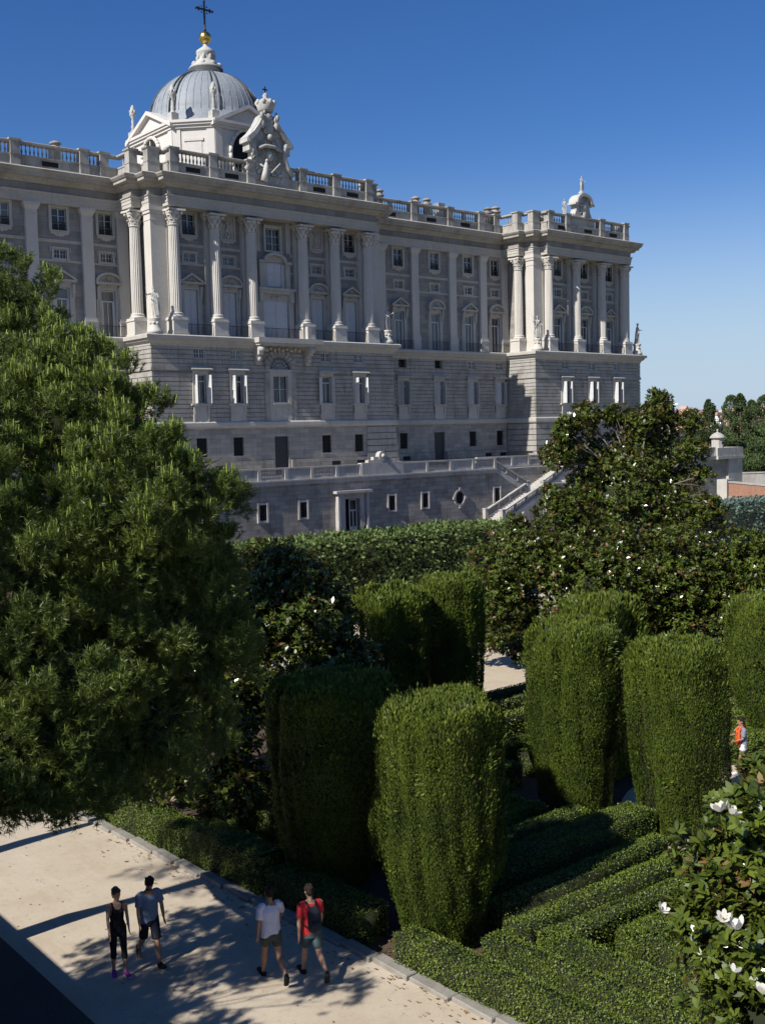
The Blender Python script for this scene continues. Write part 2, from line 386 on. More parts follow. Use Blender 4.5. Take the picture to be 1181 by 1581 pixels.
# --- string courses and the great ledge
s_ = MB(); sweep(s_, [(0, 10.75), (.22, 10.8), (.3, 11.0), (.3, 11.35), (.12, 11.5), (-.3, 11.5), (-.3, 10.75)], base_plan)
pb(s_, 'string_course', 'white')
s_ = MB(); sweep(s_, [(0, 16.83), (.1, 16.85), (.1, 17.17), (-.3, 17.2), (-.3, 16.83)], base_plan); pb(s_, 'upper_string_course', 'rustic')
s_ = MB(); sweep(s_, [(-.3, 19.35), (.08, 19.35), (.12, 19.55), (.45, 19.8), (.5, 20.0), (.72, 20.05), (.75, 20.38), (.6, 20.5), (-1.9, 20.52), (-1.9, 19.35)], base_plan)
pb(s_, 'ledge', 'white')
# --- upper walls, pilaster order
ow_ = MB()
def ops_up(xs, no_top=()):
    o = []
    for x in xs:
        if x not in no_top: o.append((x-.78, x+.78, 31.15, 33.35))
        o += [(x-.68, x+.68, 28.35, 29.25), (x-.8, x+.8, 20.5, 25.45)]
    return o
oc = ops_up(up_c, no_top=(63.8, 75.65)) + [(69.7-.95, 69.7+.95, 30.4, 32.85)]
for (x0, x1, Y, o) in ((XL+1.5, XR-1.5, 101.5, oc), (XR-1, RX0+1, 106.25, ops_up(up_w)), (22, XL+1, 106.25, ops_up(up_l)), (RX0+1.5, RX1-1.5, 101.5, ops_up(up_r))):
    for r in rects_minus(x0, x1, 20.5, 33.7, o): ow_.box(r[0], r[1], Y, Y+.45, r[2], r[3])
for X, s in ((XL+1.5, 1), (XR-1.5, -1), (RX0+1.5, 1), (RX1-1.5, -1)):
    x0, x1 = (X, X+.4) if s > 0 else (X-.4, X)
    ow_.box(x0-.002, x1+.002, 101.95, 106.3 if X < 130 else 150, 20.5, 33.7)
pb(ow_, 'upper_wall', 'upper')
# thin bands between the pilasters
bd = MB()
for (x0, x1, Y) in ((54.9, 67.5, 101.5), (71.9, 84.1, 101.5), (86, 111, 106.25), (22, 54, 106.25), (112.7, 132.7, 101.5)):
    bd.box(x0, x1, Y-.09, Y+.02, 29.9, 30.12).box(x0, x1, Y-.13, Y+.02, 30.12, 30.2).box(x0, x1, Y-.09, Y+.02, 27.98, 28.2)
pb(bd, 'wall_band', 'white')
# --- entablature
def ent(name, prof, mat): s = MB(); sweep(s, prof, frz); return pb(s, name, mat)
ent('architrave', [(-2.3, 33.62), (0, 33.62), (0, 33.95), (.05, 33.96), (.05, 34.3), (.1, 34.32), (.1, 34.52), (.22, 34.6), (.22, 34.68), (-2.3, 34.68)], 'white')
ent('frieze', [(-2.3, 34.68), (-.03, 34.68), (-.03, 35.45), (-2.3, 35.45)], 'upper')
ent('cornice', [(-2.3, 35.45), (.08, 35.45), (.15, 35.6), (.45, 35.8), (.5, 35.92), (.98, 35.96), (1.0, 36.25), (1.12, 36.28), (1.3, 36.5), (1.32, 36.62), (.1, 37.02), (-2.3, 37.02)], 'cornice')
# --- parapet: plinth, rail, pedestals, balusters
par = [(x, y) for x, y in frz]
def pent(name, prof, mat): s = MB(); sweep(s, prof, par); return pb(s, name, mat)
pent('parapet_plinth', [(-.95, 37.0), (-.3, 37.0), (-.3, 37.95), (-.22, 38.0), (-.22, 38.14), (-.95, 38.14)], 'roofstone')
pent('parapet_rail', [(-.92, 39.18), (-.32, 39.18), (-.2, 39.26), (-.2, 39.42), (-.3, 39.48), (-.92, 39.48)], 'roofstone')
def pedestal(w, d=.95):
    m_ = MB(); m_.box(-w/2, w/2, 0, d, 0, 1.05).frustum(0, d/2, 1.05, 1.15, w/2+.04, d/2+.04, w/2+.04, d/2+.04)
    m_.box(-w/2+.03, w/2-.03, .03, d, 1.15, 2.3).frustum(0, d/2, 2.3, 2.42, w/2, d/2, w/2+.12, d/2+.12).box(-w/2-.12, w/2+.12, -.12, d+.12, 2.42, 2.56)
    return m_
pp = {w: pedestal(w).build('parapet_pedestal', 'roofstone', palace) for w in (1.0, 1.35)}
pu = dict.fromkeys(pp, False)
def place(o, used, key, x, y, z, rz=0):
    c = o if not used[key] else copy_tree(o, palace)
    used[key] = True; c.location = Vector((x, y, z))-PL; c.rotation_euler = (0, 0, rz); return c
PED = [(x, 105.85-.1, 1.0, 0) for x in (23.8, 30.6, 36.5, 42.5, 49.7, 94.85, 101.3, 107.1)]
PED += [(51.9, 105.75, 1.0, 0), (87.2, 105.75, 1.0, 0), (110.1, 105.75, 1.0, 0)]
PED += [(55.0, 101.05, 1.35, 0), (84.0, 101.05, 1.35, 0), (112.85, 101.05, 1.35, 0), (132.55, 101.05, 1.35, 0)]
PED += [(x, 99.8, 1.0, 0) for x in (56.7, 61.4, 66.05, 72.95, 77.7, 82.5, 114.5, 118.1, 125.5, 131.0)]
PED += [(53.15, 103.3, 1.0, -pi/2), (110.95, 103.3, 1.0, -pi/2)]
for x, y, w, rz in PED: place(pp[w], pu, w, x, y, 37.02, rz)
# balusters, one mesh per stretch of balustrade
bprof = [(.10, 38.14), (.10, 38.22), (.05, 38.27), (.115, 38.5), (.10, 38.62), (.05, 38.85), (.045, 38.95), (.075, 39.02), (.09, 39.18)]
def balusters(x0, y0, x1, y1):
    L = sqrt((x1-x0)**2+(y1-y0)**2); n = max(2, int(L/.40)); g = MB()
    mid = n//2
    for i in range(n):
        t = (i+.5)/n; x, y = x0+(x1-x0)*t, y0+(y1-y0)*t
        if i == mid and n > 8: g.box(x-.16, x+.16, y-.16, y+.16, 38.14, 39.18)
        else: g.lathe(bprof, x, y, seg=8)
    pb(g, 'balusters', 'roofstone')
def run(xs, y):
    for a, c in zip(xs, xs[1:]): balusters(a+.62, y, c-.62, y)
run([23.8, 30.6, 36.5, 42.5, 49.7, 52.2], 106.3); run([56.7, 61.4, 66.05], 100.38); run([72.95, 77.7, 82.5], 100.38)
run([87.0, 94.85, 101.3, 107.1, 110.3], 106.3); run([114.5, 118.1], 100.38); run([125.5, 131.0], 100.38)
balusters(111.5, 105.3, 111.5, 104); balusters(53.7, 105.3, 53.7, 104)
vt = MB()
for x in (27.2, 33.5, 39.5, 46.1, 91, 98, 104.2): vt.box(x-.85, x+.85, 105.98, 106.1, 37.3, 37.8)
for x in (59, 63.7, 75.3, 80.1, 117, 128.2, 122.6): vt.box(x-.85, x+.85, 100.03, 100.2, 37.3, 37.8)
pb(vt, 'roof_vent', 'darkgap')

# --- giant order: columns, pilasters
def column():
    m_ = MB(); R0, R1 = .60, .52
    pf = [(R0, .0)]+[(R0+(R1-R0)*max(0, (t-.3)/.7)**1.5 if t < 1 else R1, 9.1*t) for t in np.linspace(0, 1, 9)]+[(R1, 9.15)]
    m_.lathe([(r, z+.7) for r, z in pf], seg=60, flute=3, fl=.10, smooth=False)
    m_.cur = 0; return m_
def base_mb():
    m_ = MB(); m_.box(-.86, .86, -.86, .86, 0, .2)
    m_.lathe([(.80, .2), (.86, .29), (.80, .38), (.70, .42), (.68, .5), (.74, .55), (.72, .63), (.64, .70)], seg=28); return m_
def cap_mb(w=1):
    m_ = MB(); m_.lathe([(.53, 0), (.60, .04), (.60, .12), (.53, .15), (.54, .6), (.62, .95), (.78, 1.3), (.80, 1.42)], seg=20)
    for ring, n_, r0, z0, h in ((0, 8, .55, .16, .5), (1, 8, .58, .5, .55)):
        for i in range(n_):
            a = 2*pi*(i+.5*ring)/n_; c_, s__ = cos(a), sin(a); w_ = .16
            P = []
            for (r, z) in ((r0, z0), (r0+.10, z0+h*.6), (r0+.24, z0+h), (r0+.26, z0+h*.85)):
                P += [(r*c_-w_*s__, r*s__+w_*c_, z), (r*c_+w_*s__, r*s__-w_*c_, z)]
            m_.add(P, [(0, 1, 3, 2), (2, 3, 5, 4), (4, 5, 7, 6)])
    for i in range(4):
        a = pi/4+i*pi/2
        for k in (-1, 1): m_.sphere((.92*cos(a+.1*k), .92*sin(a+.1*k), 1.28), .17, 8, 6)
    for i in range(4):
        a = i*pi/2; m_.sphere((.72*cos(a), .72*sin(a), 1.45), .13, 8, 6)
    m_.slab([(-.98, -.98), (0, -.82), (.98, -.98), (.82, 0), (.98, .98), (0, .82), (-.98, .98), (-.82, 0)], 1.46, 1.66)
    return m_
def ped_col():
    m_ = MB(); m_.box(-.92, .92, -.92, .9, 0, .16).box(-.84, .84, -.84, .9, .16, 1.48).box(-.93, .93, -.93, .9, 1.48, 1.6); return m_
colp = column().build('column', 'column', palace)
for nm_, mb_, zz in (('column_base', base_mb(), 0), ('capital', cap_mb(), 9.35+.2), ('pedestal', ped_col(), -1.6)):
    mb_.build(nm_, 'column', colp, (0, 0, zz))
cu = {0: False}
# freestanding and engaged columns
for x, y in ((56.6, 100.35), (61.5, 100.35), (66.05, 100.35), (72.95, 100.35), (77.5, 100.35), (82.4, 100.35),
             (114.45, 100.35), (120.3, 100.35), (125.9, 100.35), (131.0, 100.35), (53.7, 103.25), (85.3, 103.25), (111.5, 103.25), (133.9, 103.25)):
    place(colp, cu, 0, x, y, 22.12+(-.0))
def pilaster(w, d, flutes=False, simple=True):
    m_ = MB(); H = 13.1
    m_.box(-w/2-.12, w/2+.12, -d-.12, .1, 0, 1.5).box(-w/2-.18, w/2+.18, -d-.18, .1, 1.5, 1.62).box(-w/2-.08, w/2+.08, -d-.08, .1, 1.62, 1.95)
    m_.box(-w/2, w/2, -d, .1, 1.95, 12.0)
    m_.box(-w/2-.05, w/2+.05, -d-.05, .1, 11.9, 12.02).box(-w/2-.0, w/2+.0, -d-.01, .1, 12.02, 12.4)
    m_.frustum(0, -d/2+.05, 12.4, 12.8, w/2+.02, d/2+.08, w/2+.22, d/2+.28).box(-w/2-.25, w/2+.25, -d-.25, .1, 12.8, 13.1)
    return m_
pil = {'wing': pilaster(1.2, .38).build('pilaster', 'column', palace), 'cen': pilaster(1.3, .5).build('pilaster', 'column', palace)}
pi_u = dict.fromkeys(pil, False)
for x in (23.8, 30.6, 37.6, 43.85, 49.75, 53.9-.2, 89.2, 94.85, 101.6, 107.4, 112.0-.4): place(pil['wing'], pi_u, 'wing', x, 106.25, 20.52)
for x in (61.4, 66.0, 73.0, 77.6, 82.3, 120.2, 125.8, 130.9, 56.8, 114.6): place(pil['cen'], pi_u, 'cen', x, 101.5, 20.52)
for x0, x1 in ((54.35, 56.2), (82.8, 84.65), (112.15, 114.0), (131.4, 133.2)):
    cp = MB(); cp.box(x0-.1, x1+.1, 100.95, 102.6, 20.5, 22.1).box(x0, x1, 101.05, 102.5, 22.1, 32.2)
    cp.box(x0-.05, x1+.05, 101.0, 102.55, 32.2, 32.3).box(x0, x1, 101.05, 102.5, 32.3, 32.9).box(x0-.12, x1+.12, 100.92, 102.6, 32.9, 33.2).box(x0-.2, x1+.2, 100.84, 102.7, 33.2, 33.62)
    pb(cp, 'corner_pier', 'column')

# --- window prototypes ------------------------------------------------
def frame_ring(m_, w, h, t, pr, z0=0, back=.0):
    m_.box(-w/2-t, -w/2, -pr, back, z0, z0+h).box(w/2, w/2+t, -pr, back, z0, z0+h).box(-w/2-t, w/2+t, -pr-.002, back, z0+h, z0+h+t)
def sash(w, h, nx, nz, z0=0, y=.22, tr=None, t=.07, arch=False):
    s_ = MB(); s_.box(-w/2, -w/2+t, y-.06, y, z0, z0+h).box(w/2-t, w/2, y-.06, y, z0, z0+h).box(-w/2+t, w/2-t, y-.06, y, z0, z0+t).box(-w/2+t, w/2-t, y-.06, y, z0+h-t, z0+h)
    s_.box(-.05, .05, y-.08, y-.001, z0+t, (z0+(tr or h)-t))
    for i in range(1, nz): s_.box(-w/2+t, w/2-t, y-.05, y-.002, z0+(tr or h)*i/nz-.02, z0+(tr or h)*i/nz+.02)
    if nx > 2:
        for i in (1, 3): s_.box(-w/2+w*i/4-.02, -w/2+w*i/4+.02, y-.052, y-.003, z0+t, z0+h-t)
    if tr: s_.box(-w/2+t, w/2-t, y-.09, y-.001, z0+tr-.07, z0+tr+.07)
    return s_
def pane(w, h, z0=0, y=.235): return MB().box(-w/2+.01, w/2-.01, y, y+.05, z0+.01, z0+h-.01)
def rail_iron(w, h, z0=0, y=-.1, step=.14, scroll=False):
    r_ = MB(); r_.box(-w/2, w/2, y-.025, y+.025, z0+h-.05, z0+h).box(-w/2, w/2, y-.015, y+.015, z0+.06, z0+.1)
    n = int(w/step)
    for i in range(n+1):
        x = -w/2+w*i/n; r_.box(x-.014, x+.014, y-.014, y+.014, z0, z0+h)
    if scroll:
        for i in range(n):
            x = -w/2+w*(i+.5)/n
            for zz in (.3, .6): r_.box(x-.06, x+.06, y-.012, y+.012, z0+h*zz-.03, z0+h*zz+.03)
    return r_
def T_top():
    m_ = MB(); frame_ring(m_, 1.56, 2.2, .3, .12); m_.box(-1.08, 1.08, -.2, 0, -.14, .0)
    m_.prism([(-1.0, -.14), (1.0, -.14), (.95, -.4), (.6, -.38), (.42, -.6), (.2, -.55), (0, -.72), (-.2, -.55), (-.42, -.6), (-.6, -.38), (-.95, -.4)], -.1, 0)
    o = m_.build('top_window', 'white', palace); sash(1.56, 2.2, 2, 3).build('sash', 'woodwhite', o); pane(1.56, 2.2).build('pane', 'glass', o)
    rail_iron(1.5, .85, 0, .02, .12, True).build('railing', 'iron', o); return o
def T_mez():
    m_ = MB(); frame_ring(m_, 1.36, .9, .24, .1); m_.box(-.98, .98, -.14, 0, -.2, 0)
    for s in (-1, 1): m_.box(s*.98-.0 if s > 0 else -1.1, 1.1 if s > 0 else -.98, -.1, 0, .62, 1.14)
    o = m_.build('mezzanine_window', 'white', palace); sash(1.36, .9, 4, 2).build('sash', 'woodwhite', o); pane(1.36, .9).build('pane', 'glass', o); return o
def T_relief():
    m_ = MB(); frame_ring(m_, 1.5, 2.3, .25, .14); m_.box(-1.0, 1.0, -.2, 0, -.2, 0).box(-.74, .74, -.03, 0, 0, 2.3)
    m_.prism([(-.9, -.2), (.9, -.2), (.6, -.45), (.2, -.4), (0, -.6), (-.2, -.4), (-.6, -.45)], -.1, 0)
    rr = random.Random(3)
    for c in ((0, 1.7, .2), (.05, 1.35, .26), (-.1, 1.0, .24), (.15, .75, .2), (-.2, .5, .18), (.2, .4, .17), (-.35, 1.6, .12), (.38, 1.75, .13), (-.5, 1.9, .1), (.52, 2.0, .1), (0, .2, .2), (-.35, .15, .15), (.4, .15, .14)):
        m_.sphere((c[0], -.08, c[1]), c[2], 8, 6, (1, .7, 1.25))
    m_.tube([(-.5, -.15, 2.0), (0, -.2, 1.4), (.4, -.15, .5)], .06)
    o = m_.build('relief_panel', 'white', palace); return o
def T_main(seg, kind):
    m_ = MB(); W_ = 1.6; H_ = 4.9; frame_ring(m_, W_, H_, .24, .14)
    for s in (-1, 1):
        x0, x1 = (W_/2+.24, W_/2+.52) if s > 0 else (-W_/2-.52, -W_/2-.24)
        m_.box(x0, x1, -.1, 0, 0, 4.3).box(x0, x1, -.34, 0, 4.3, 5.2).box(x0+.03, x1-.03, -.42, 0, 4.85, 5.25).box(x0+.04, x1-.04, -.24, 0, 3.9, 4.3)
    m_.box(-W_/2-.24, W_/2+.24, -.12, 0, H_+.24, 5.5)
    for c in ((0, 5.33, .14), (-.2, 5.3, .1), (.2, 5.3, .1)): m_.sphere((c[0], -.16, c[1]), c[2], 8, 6)
    m_.box(-1.45, 1.45, -.55, 0, 5.5, 5.68).box(-1.38, 1.38, -.45, 0, 5.42, 5.5)
    if seg:
        n = 10; R = 1.9; c0 = 6.75-R
        arc = [(1.5*cos(pi*i/n), 5.68+1.02*sin(pi*i/n)) for i in range(n+1)]; inn = [(1.27*cos(pi*i/n), 5.66+.82*sin(pi*i/n)) for i in range(n+1)]
        for i in range(n): m_.prism([arc[i], arc[i+1], inn[i+1], inn[i]], -.55, 0)
        m_.prism(inn, -.16, 0)
    else:
        for s in (-1, 1): m_.prism([(s*1.55, 5.68), (0, 6.62), (0, 6.38), (s*1.2, 5.68)], -.55, 0)
        m_.prism([(-1.2, 5.68), (1.2, 5.68), (0, 6.38)], -.16, 0)
    for c in ((0, 6.02, .2), (-.35, 5.88, .14), (.35, 5.88, .14)): m_.sphere((c[0], -.24, c[1]), c[2], 8, 6, (1, .7, 1))
    o = m_.build('main_window', 'white', palace)
    if kind == 'shut':
        p_ = MB()
        for x0, x1 in ((-.8, -.01), (.01, .8)):
            p_.box(x0, x1, .1, .15, 0, H_)
            for z0, z1 in ((.15, 1.3), (1.4, 3.3), (3.4, 3.9), (4.0, 4.75)):
                a, c = min(abs(x0), abs(x1)), max(abs(x0), abs(x1)); a += .09; c -= .09
                if x0 < 0: p_.box(-c, -a, .075, .11, z0, z1)
                else: p_.box(a, c, .075, .11, z0, z1)
        p_.build('shutter', 'shutter', o)
    else:
        s2 = sash(W_, H_, 2, 1, tr=3.75, t=.13); s2.box(-W_/2, -W_/2+.28, .1, .2, 0, 3.7).box(W_/2-.28, W_/2, .1, .2, 0, 3.7); s2.build('sash', 'woodwhite', o)
        pane(W_, H_).build('pane', 'glass', o)
    return o
def T_base(open_):
    m_ = MB(); frame_ring(m_, 1.35, 3.05, .3, .14)
    m_.box(-1.0, 1.0, -.2, 0, 3.35, 3.5)
    m_.add([(-1.3, -.55, 3.52), (1.3, -.55, 3.52), (1.3, -.55, 3.62), (-1.3, -.55, 3.62), (-1.1, 0, 3.52), (1.1, 0, 3.52), (1.0, 0, 3.95), (-1.0, 0, 3.95)],
           [(0, 1, 2, 3), (3, 2, 6, 7), (1, 5, 6, 2), (4, 0, 3, 7), (0, 4, 5, 1), (5, 4, 7, 6)])
    m_.box(-1.18, 1.18, -.3, 0, -.2, 0).box(-.95, .95, -.12, 0, -1.9, -.2)
    for s in (-1, 1): m_.box(s*.85-.1, s*.85+.1, -.24, 0, -1.2, -.2); m_.box(s*.85-.09, s*.85+.09, -.17, 0, -1.9, -1.2)
    o = m_.build('basement_window', 'white', palace); sash(1.35, 3.05, 2, 1, tr=2.35, t=.1).build('sash', 'woodwhite', o); pane(1.35, 3.05).build('pane', 'glass', o)
    for s in (-1, 1):
        a = radians(open_[0 if s < 0 else 1]); L = .64; x0 = s*.68
        hx, hy = x0+s*L*cos(a), -.14-L*sin(a); t = .03
        nx_, ny_ = sin(a)*t, cos(a)*t*s
        sh = MB()
        def leaf_(u0, u1, z0, z1, tt):
            A = (x0+(hx-x0)*u0, -.14+(hy+.14)*u0); B = (x0+(hx-x0)*u1, -.14+(hy+.14)*u1)
            sh.slab([(A[0]-nx_*tt, A[1]-ny_*tt), (B[0]-nx_*tt, B[1]-ny_*tt), (B[0]+nx_*tt, B[1]+ny_*tt), (A[0]+nx_*tt, A[1]+ny_*tt)], z0, z1)
        leaf_(0, .12, .02, 3.0, 1); leaf_(.88, 1, .02, 3.0, 1)
        for z0, z1 in ((.02, .25), (1.35, 1.55), (2.8, 3.0)): leaf_(.12, .88, z0, z1, .95)
        leaf_(.12, .88, .25, 1.35, .5); leaf_(.12, .88, 1.55, 2.8, .5)
        sh.build('shutter', 'woodwhite', o)
    return o
def T_small():
    m_ = MB(); m_.box(-.82, .82, -.08, 0, -.12, 0)
    o = m_.build('attic_window', 'rustic', palace); sash(1.34, 1.05, 4, 2, y=.16, t=.09).build('sash', 'woodwhite', o); pane(1.34, 1.05, y=.18).build('pane', 'glass', o); return o
def T_low():
    m_ = MB(); m_.box(-.78, .78, -.06, .0, -.1, 0)
    o = m_.build('cellar_window', 'granite', palace); pane(1.3, 2.0, y=.3).build('pane', 'darkgap', o)
    g = MB()
    for i in range(5): g.box(-.5+.25*i-.02, -.5+.25*i+.02, .16, .2, 0, 2)
    for i in range(4): g.box(-.65, .65, .15, .21, .3+.45*i, .34+.45*i)
    g.build('grille', 'iron', o); return o
WP = {}
def win(kind, x, Y, z):
    if kind not in WP:
        WP[kind] = [{'top': T_top, 'mez': T_mez, 'rel': T_relief, 'small': T_small, 'low': T_low,
                     'tri_s': lambda: T_main(0, 'shut'), 'seg_s': lambda: T_main(1, 'shut'), 'tri_g': lambda: T_main(0, 'glass'), 'seg_g': lambda: T_main(1, 'glass'),
                     'b1': lambda: T_base((84, 60)), 'b2': lambda: T_base((95, 80)), 'b3': lambda: T_base((25, 100)), 'b4': lambda: T_base((112, 100)), 'b5': lambda: T_base((100, 95))}[kind](), None]
        o = WP[kind][0]; WP[kind][1] = kids(o)
    else: o = copy_tree(WP[kind][0], palace, WP[kind][1])
    o.location = Vector((x, Y, z))-PL; return o
for xs, ux, Y, Yu, mk, bk in ((bw_c, up_c, YP, 101.5, ('tri_s', 'seg_s', 'seg_s', 'tri_s'), ('b1', 'b2', 'b3', 'b2')),
                              (bw_w, up_w, YW, 106.25, ('tri_g', 'seg_g', 'tri_g', 'seg_g'), ('b4',)*4),
                              (bw_l, up_l, YW, 106.25, ('seg_g', 'tri_g', 'seg_g', 'tri_g', 'seg_g'), ('b5',)*5),
                              (bw_r, up_r, YP, 101.5, ('tri_g', 'seg_g', 'tri_g'), ('b5',)*3)):
    for i, (x, xu) in enumerate(zip(xs, ux)):
        win(bk[i], x, Y, 13.4)
        if not (xs is bw_w and i < 2): win('small', x, Y, 18.15)
        win('rel' if xu in (63.8, 75.65) else 'top', xu, Yu, 31.15); win('mez', xu, Yu, 28.35); win(mk[i], xu, Yu, 20.55)
for x in (58.9, 63.45, 75.4, 80.2): win('low', x, YP, 7.75)
for x in (91.8, 104.3, 109.6): win('low', x, YW, 7.75)
for x in bw_l+bw_r: win('low', x, YP if x > 110 else YW, 7.75)
for x, Y in ((69.1, YP), (98.1, YW)):
    d = MB(); d.box(x-.95, x+.95, Y+.3, Y+.36, 5.4, 9.74)
    for i in range(12): d.box(x-.9, x+.9, Y+.27, Y+.31, 5.6+.34*i, 5.6+.34*i+.26)
    pb(d, 'door', 'door')
for x, Y in ((60.8, YP), (76.5, YP), (80.2, YP), (92, YW), (107, YW), (109.9, YW)):
    d = MB(); d.box(x-.6, x+.6, Y-.235, Y-.1, 6.25, 6.75); pb(d, 'cellar_vent', 'darkgap')
# iron railings between pedestals along the ledge
def rail(x0, x1, Y): r_ = rail_iron(x1-x0, 1.15, 0, 0, .16); r_.v = [(a+(x0+x1)/2, y_+Y, z_+20.52) for a, y_, z_ in r_.v]; pb(r_, 'iron_railing', 'iron')
for a, c in ((57.6, 60.55), (62.4, 65.1), (66.95, 72.05), (73.9, 76.6), (78.4, 81.5), (115.4, 119.4), (121.3, 125), (126.9, 130)): rail(a, c, 99.65)
for x in up_w+up_l: rail(x-1.5, x+1.5, 105.1)
# --- centre bay of the central pavilion
c = MB(); x = 69.6
c.box(x-2.35, x-1.75, 101.3, 101.52, 30.2, 33.62).box(x+1.75, x+2.35, 101.3, 101.52, 30.2, 33.62)
c.box(x-1.2, x-.95, 101.3, 101.52, 30.2, 33.2).box(x+.95, x+1.2, 101.3, 101.52, 30.2, 33.2).box(x-1.2, x+1.2, 101.28, 101.52, 32.85, 33.2).box(x-1.3, x+1.3, 101.2, 101.52, 30.2, 30.4)
c.box(x-1.3, x+1.3, 101.42, 101.5, 26.4, 29.4)
for s in (-1, 1): c.box(x+s*1.75-.3, x+s*1.75+.3, 101.05, 101.5, 26.2, 28.95); c.box(x+s*1.15-.22, x+s*1.15+.22, 101.2, 101.5, 26.2, 28.95); c.box(x+s*1.75-.42, x+s*1.75+.42, 100.85, 101.5, 28.95, 29.25)
n = 12; R0, R1 = 1.55, 1.2
for i in range(n):
    a, a2 = pi*i/n, pi*(i+1)/n
    c.prism([(x+R0*cos(a), 29.2+.98*sin(a)), (x+R0*cos(a2), 29.2+.98*sin(a2)), (x+R1*cos(a2), 29.15+.72*sin(a2)), (x+R1*cos(a), 29.15+.72*sin(a))], 100.85, 101.5)
c.prism([(x+R1*cos(pi*i/n), 29.15+.7*sin(pi*i/n)) for i in range(n+1)], 101.3, 101.5)
c.box(x-2.5, x+2.5, 100.6, 101.5, 25.95, 26.22).box(x-2.35, x+2.35, 100.8, 101.5, 25.6, 25.95)
for s in (-1, 1): c.box(x+s*2.05-.32, x+s*2.05+.32, 101.0, 101.5, 20.5, 25.6); c.box(x+s*2.05-.28, x+s*2.05+.28, 100.75, 101.5, 24.7, 25.6)
c.box(x-1.75, x+1.75, 101.25, 101.5, 24.8, 25.6)
for dx in (-.4, 0, .4): c.sphere((x+dx, 101.2, 25.2), .2, 8, 6)
pb(c, 'central_aedicule', 'white')
c = MB(); c.box(x-1.3, x+1.3, 101.35, 101.44, 26.5, 29.0)
for zz in (26.8, 27.9): c.box(x-1.2, x-.05, 101.31, 101.36, zz, zz+.95).box(x+.05, x+1.2, 101.31, 101.36, zz, zz+.95)
c.box(x-1.7, x+1.7, 101.3, 101.42, 20.55, 24.8)
for zz, h in ((20.8, 1.1), (22.0, 1.4), (23.5, 1.1)): c.box(x-1.6, x-.06, 101.26, 101.31, zz, zz+h).box(x+.06, x+1.6, 101.26, 101.31, zz, zz+h)
pb(c, 'painted_blind_door', 'shutter')
c = sash(1.9, 2.45, 4, 3); c.v = [(a+69.7, y_+101.5, z_+30.4) for a, y_, z_ in c.v]; pb(c, 'sash', 'woodwhite')
c = pane(1.9, 2.45); c.v = [(a+69.7, y_+101.5, z_+30.4) for a, y_, z_ in c.v]; pb(c, 'window_pane', 'glass')
# arched window and balcony under it
c = MB(); x = 69.1; zc = 17.18
for i in range(11):
    a0, a1 = pi*(i+.06)/11, pi*(i+.94)/11; Ro = 2.25 if i % 2 else 2.05
    c.prism([(x+1.45*cos(a0), zc+1.45*sin(a0)), (x+Ro*cos(a0), zc+Ro*sin(a0)), (x+Ro*cos(a1), zc+Ro*sin(a1)), (x+1.45*cos(a1), zc+1.45*sin(a1))], YP-.14-.03*(i % 2), YP+.3)
c.box(x-2.1, x-1.45, YP-.1, YP, 11.5, 16.8).box(x+1.45, x+2.1, YP-.1, YP, 11.5, 16.8)
pb(c, 'arch_stones', 'rustic')
c = MB(); c.box(x-1.45, x-.98, YP-.12, YP+.1, 11.5, 17.15).box(x+.98, x+1.45, YP-.12, YP+.1, 11.5, 17.15).box(x-.98, x+.98, YP-.119, YP+.1, 16.45, 17.15).box(x-.98, x+.98, YP-.08, YP+.1, 11.5, 13.3).box(x-1.1, x+1.1, YP-.25, YP, 13.3, 13.5).box(x-.8, x+.8, YP-.12, YP-.08, 11.9, 13.0)
pb(c, 'window_surround', 'white')
c = sash(1.96, 2.95, 2, 2); c.v = [(a+x, y_+YP, z_+13.5) for a, y_, z_ in c.v]; o_ = pb(c, 'arched_bay_window', 'woodwhite')
c = pane(1.96, 2.95); c.v = [(a+x, y_+YP, z_+13.5) for a, y_, z_ in c.v]; pb(c, 'window_pane', 'glass')
c = MB()
for i in range(9):
    a = pi*i/8
    c.tube([(x, YP+.1, zc), (x+1.42*cos(a), YP+.1, zc+1.42*sin(a))], .03, 4)
for R in (.5, .95, 1.4): c.tube([(x+R*cos(pi*i/12), YP+.1, zc+R*sin(pi*i/12)) for i in range(13)], .03, 4)
pb(c, 'fanlight', 'woodwhite')
c = MB(); c.prism([(x+1.45*cos(pi*i/16), zc+1.45*sin(pi*i/16)) for i in range(17)], YP+.14, YP+.2); pb(c, 'fanlight_pane', 'glass')
c = MB()
c.box(65.4, 74.1, YP-1.6, YP-.76, 19.95, 20.5).box(65.6, 73.9, YP-1.45, YP, 19.7, 19.95)
pb(c, 'balcony', 'white')
for xx in (66.1, 72.8):
    c = MB()
    for k, (zt, zb, d) in enumerate(((19.7, 19.2, 1.3), (19.2, 18.7, .95), (18.7, 18.2, .6), (18.2, 17.6, .35))): c.box(xx-.3, xx+.3, YP-d, YP, zb, zt)
    c.sphere((xx, YP-1.15, 19.3), .36, 10, 8, (1, 1, 1)); c.sphere((xx, YP-.5, 18.2), .28, 10, 8)
    pb(c, 'balcony_console', 'white')
c = MB()
for i in range(9): c.sphere((67.2+i*.55, YP-.3, 19.3+.12*(i % 2)), .22, 8, 6)
pb(c, 'carved_swags', 'white')
c = MB(); c.box(72.0, 72.5, 98.5, 99.0, 20.5, 21.9); pb(c, 'balcony_post', 'white')

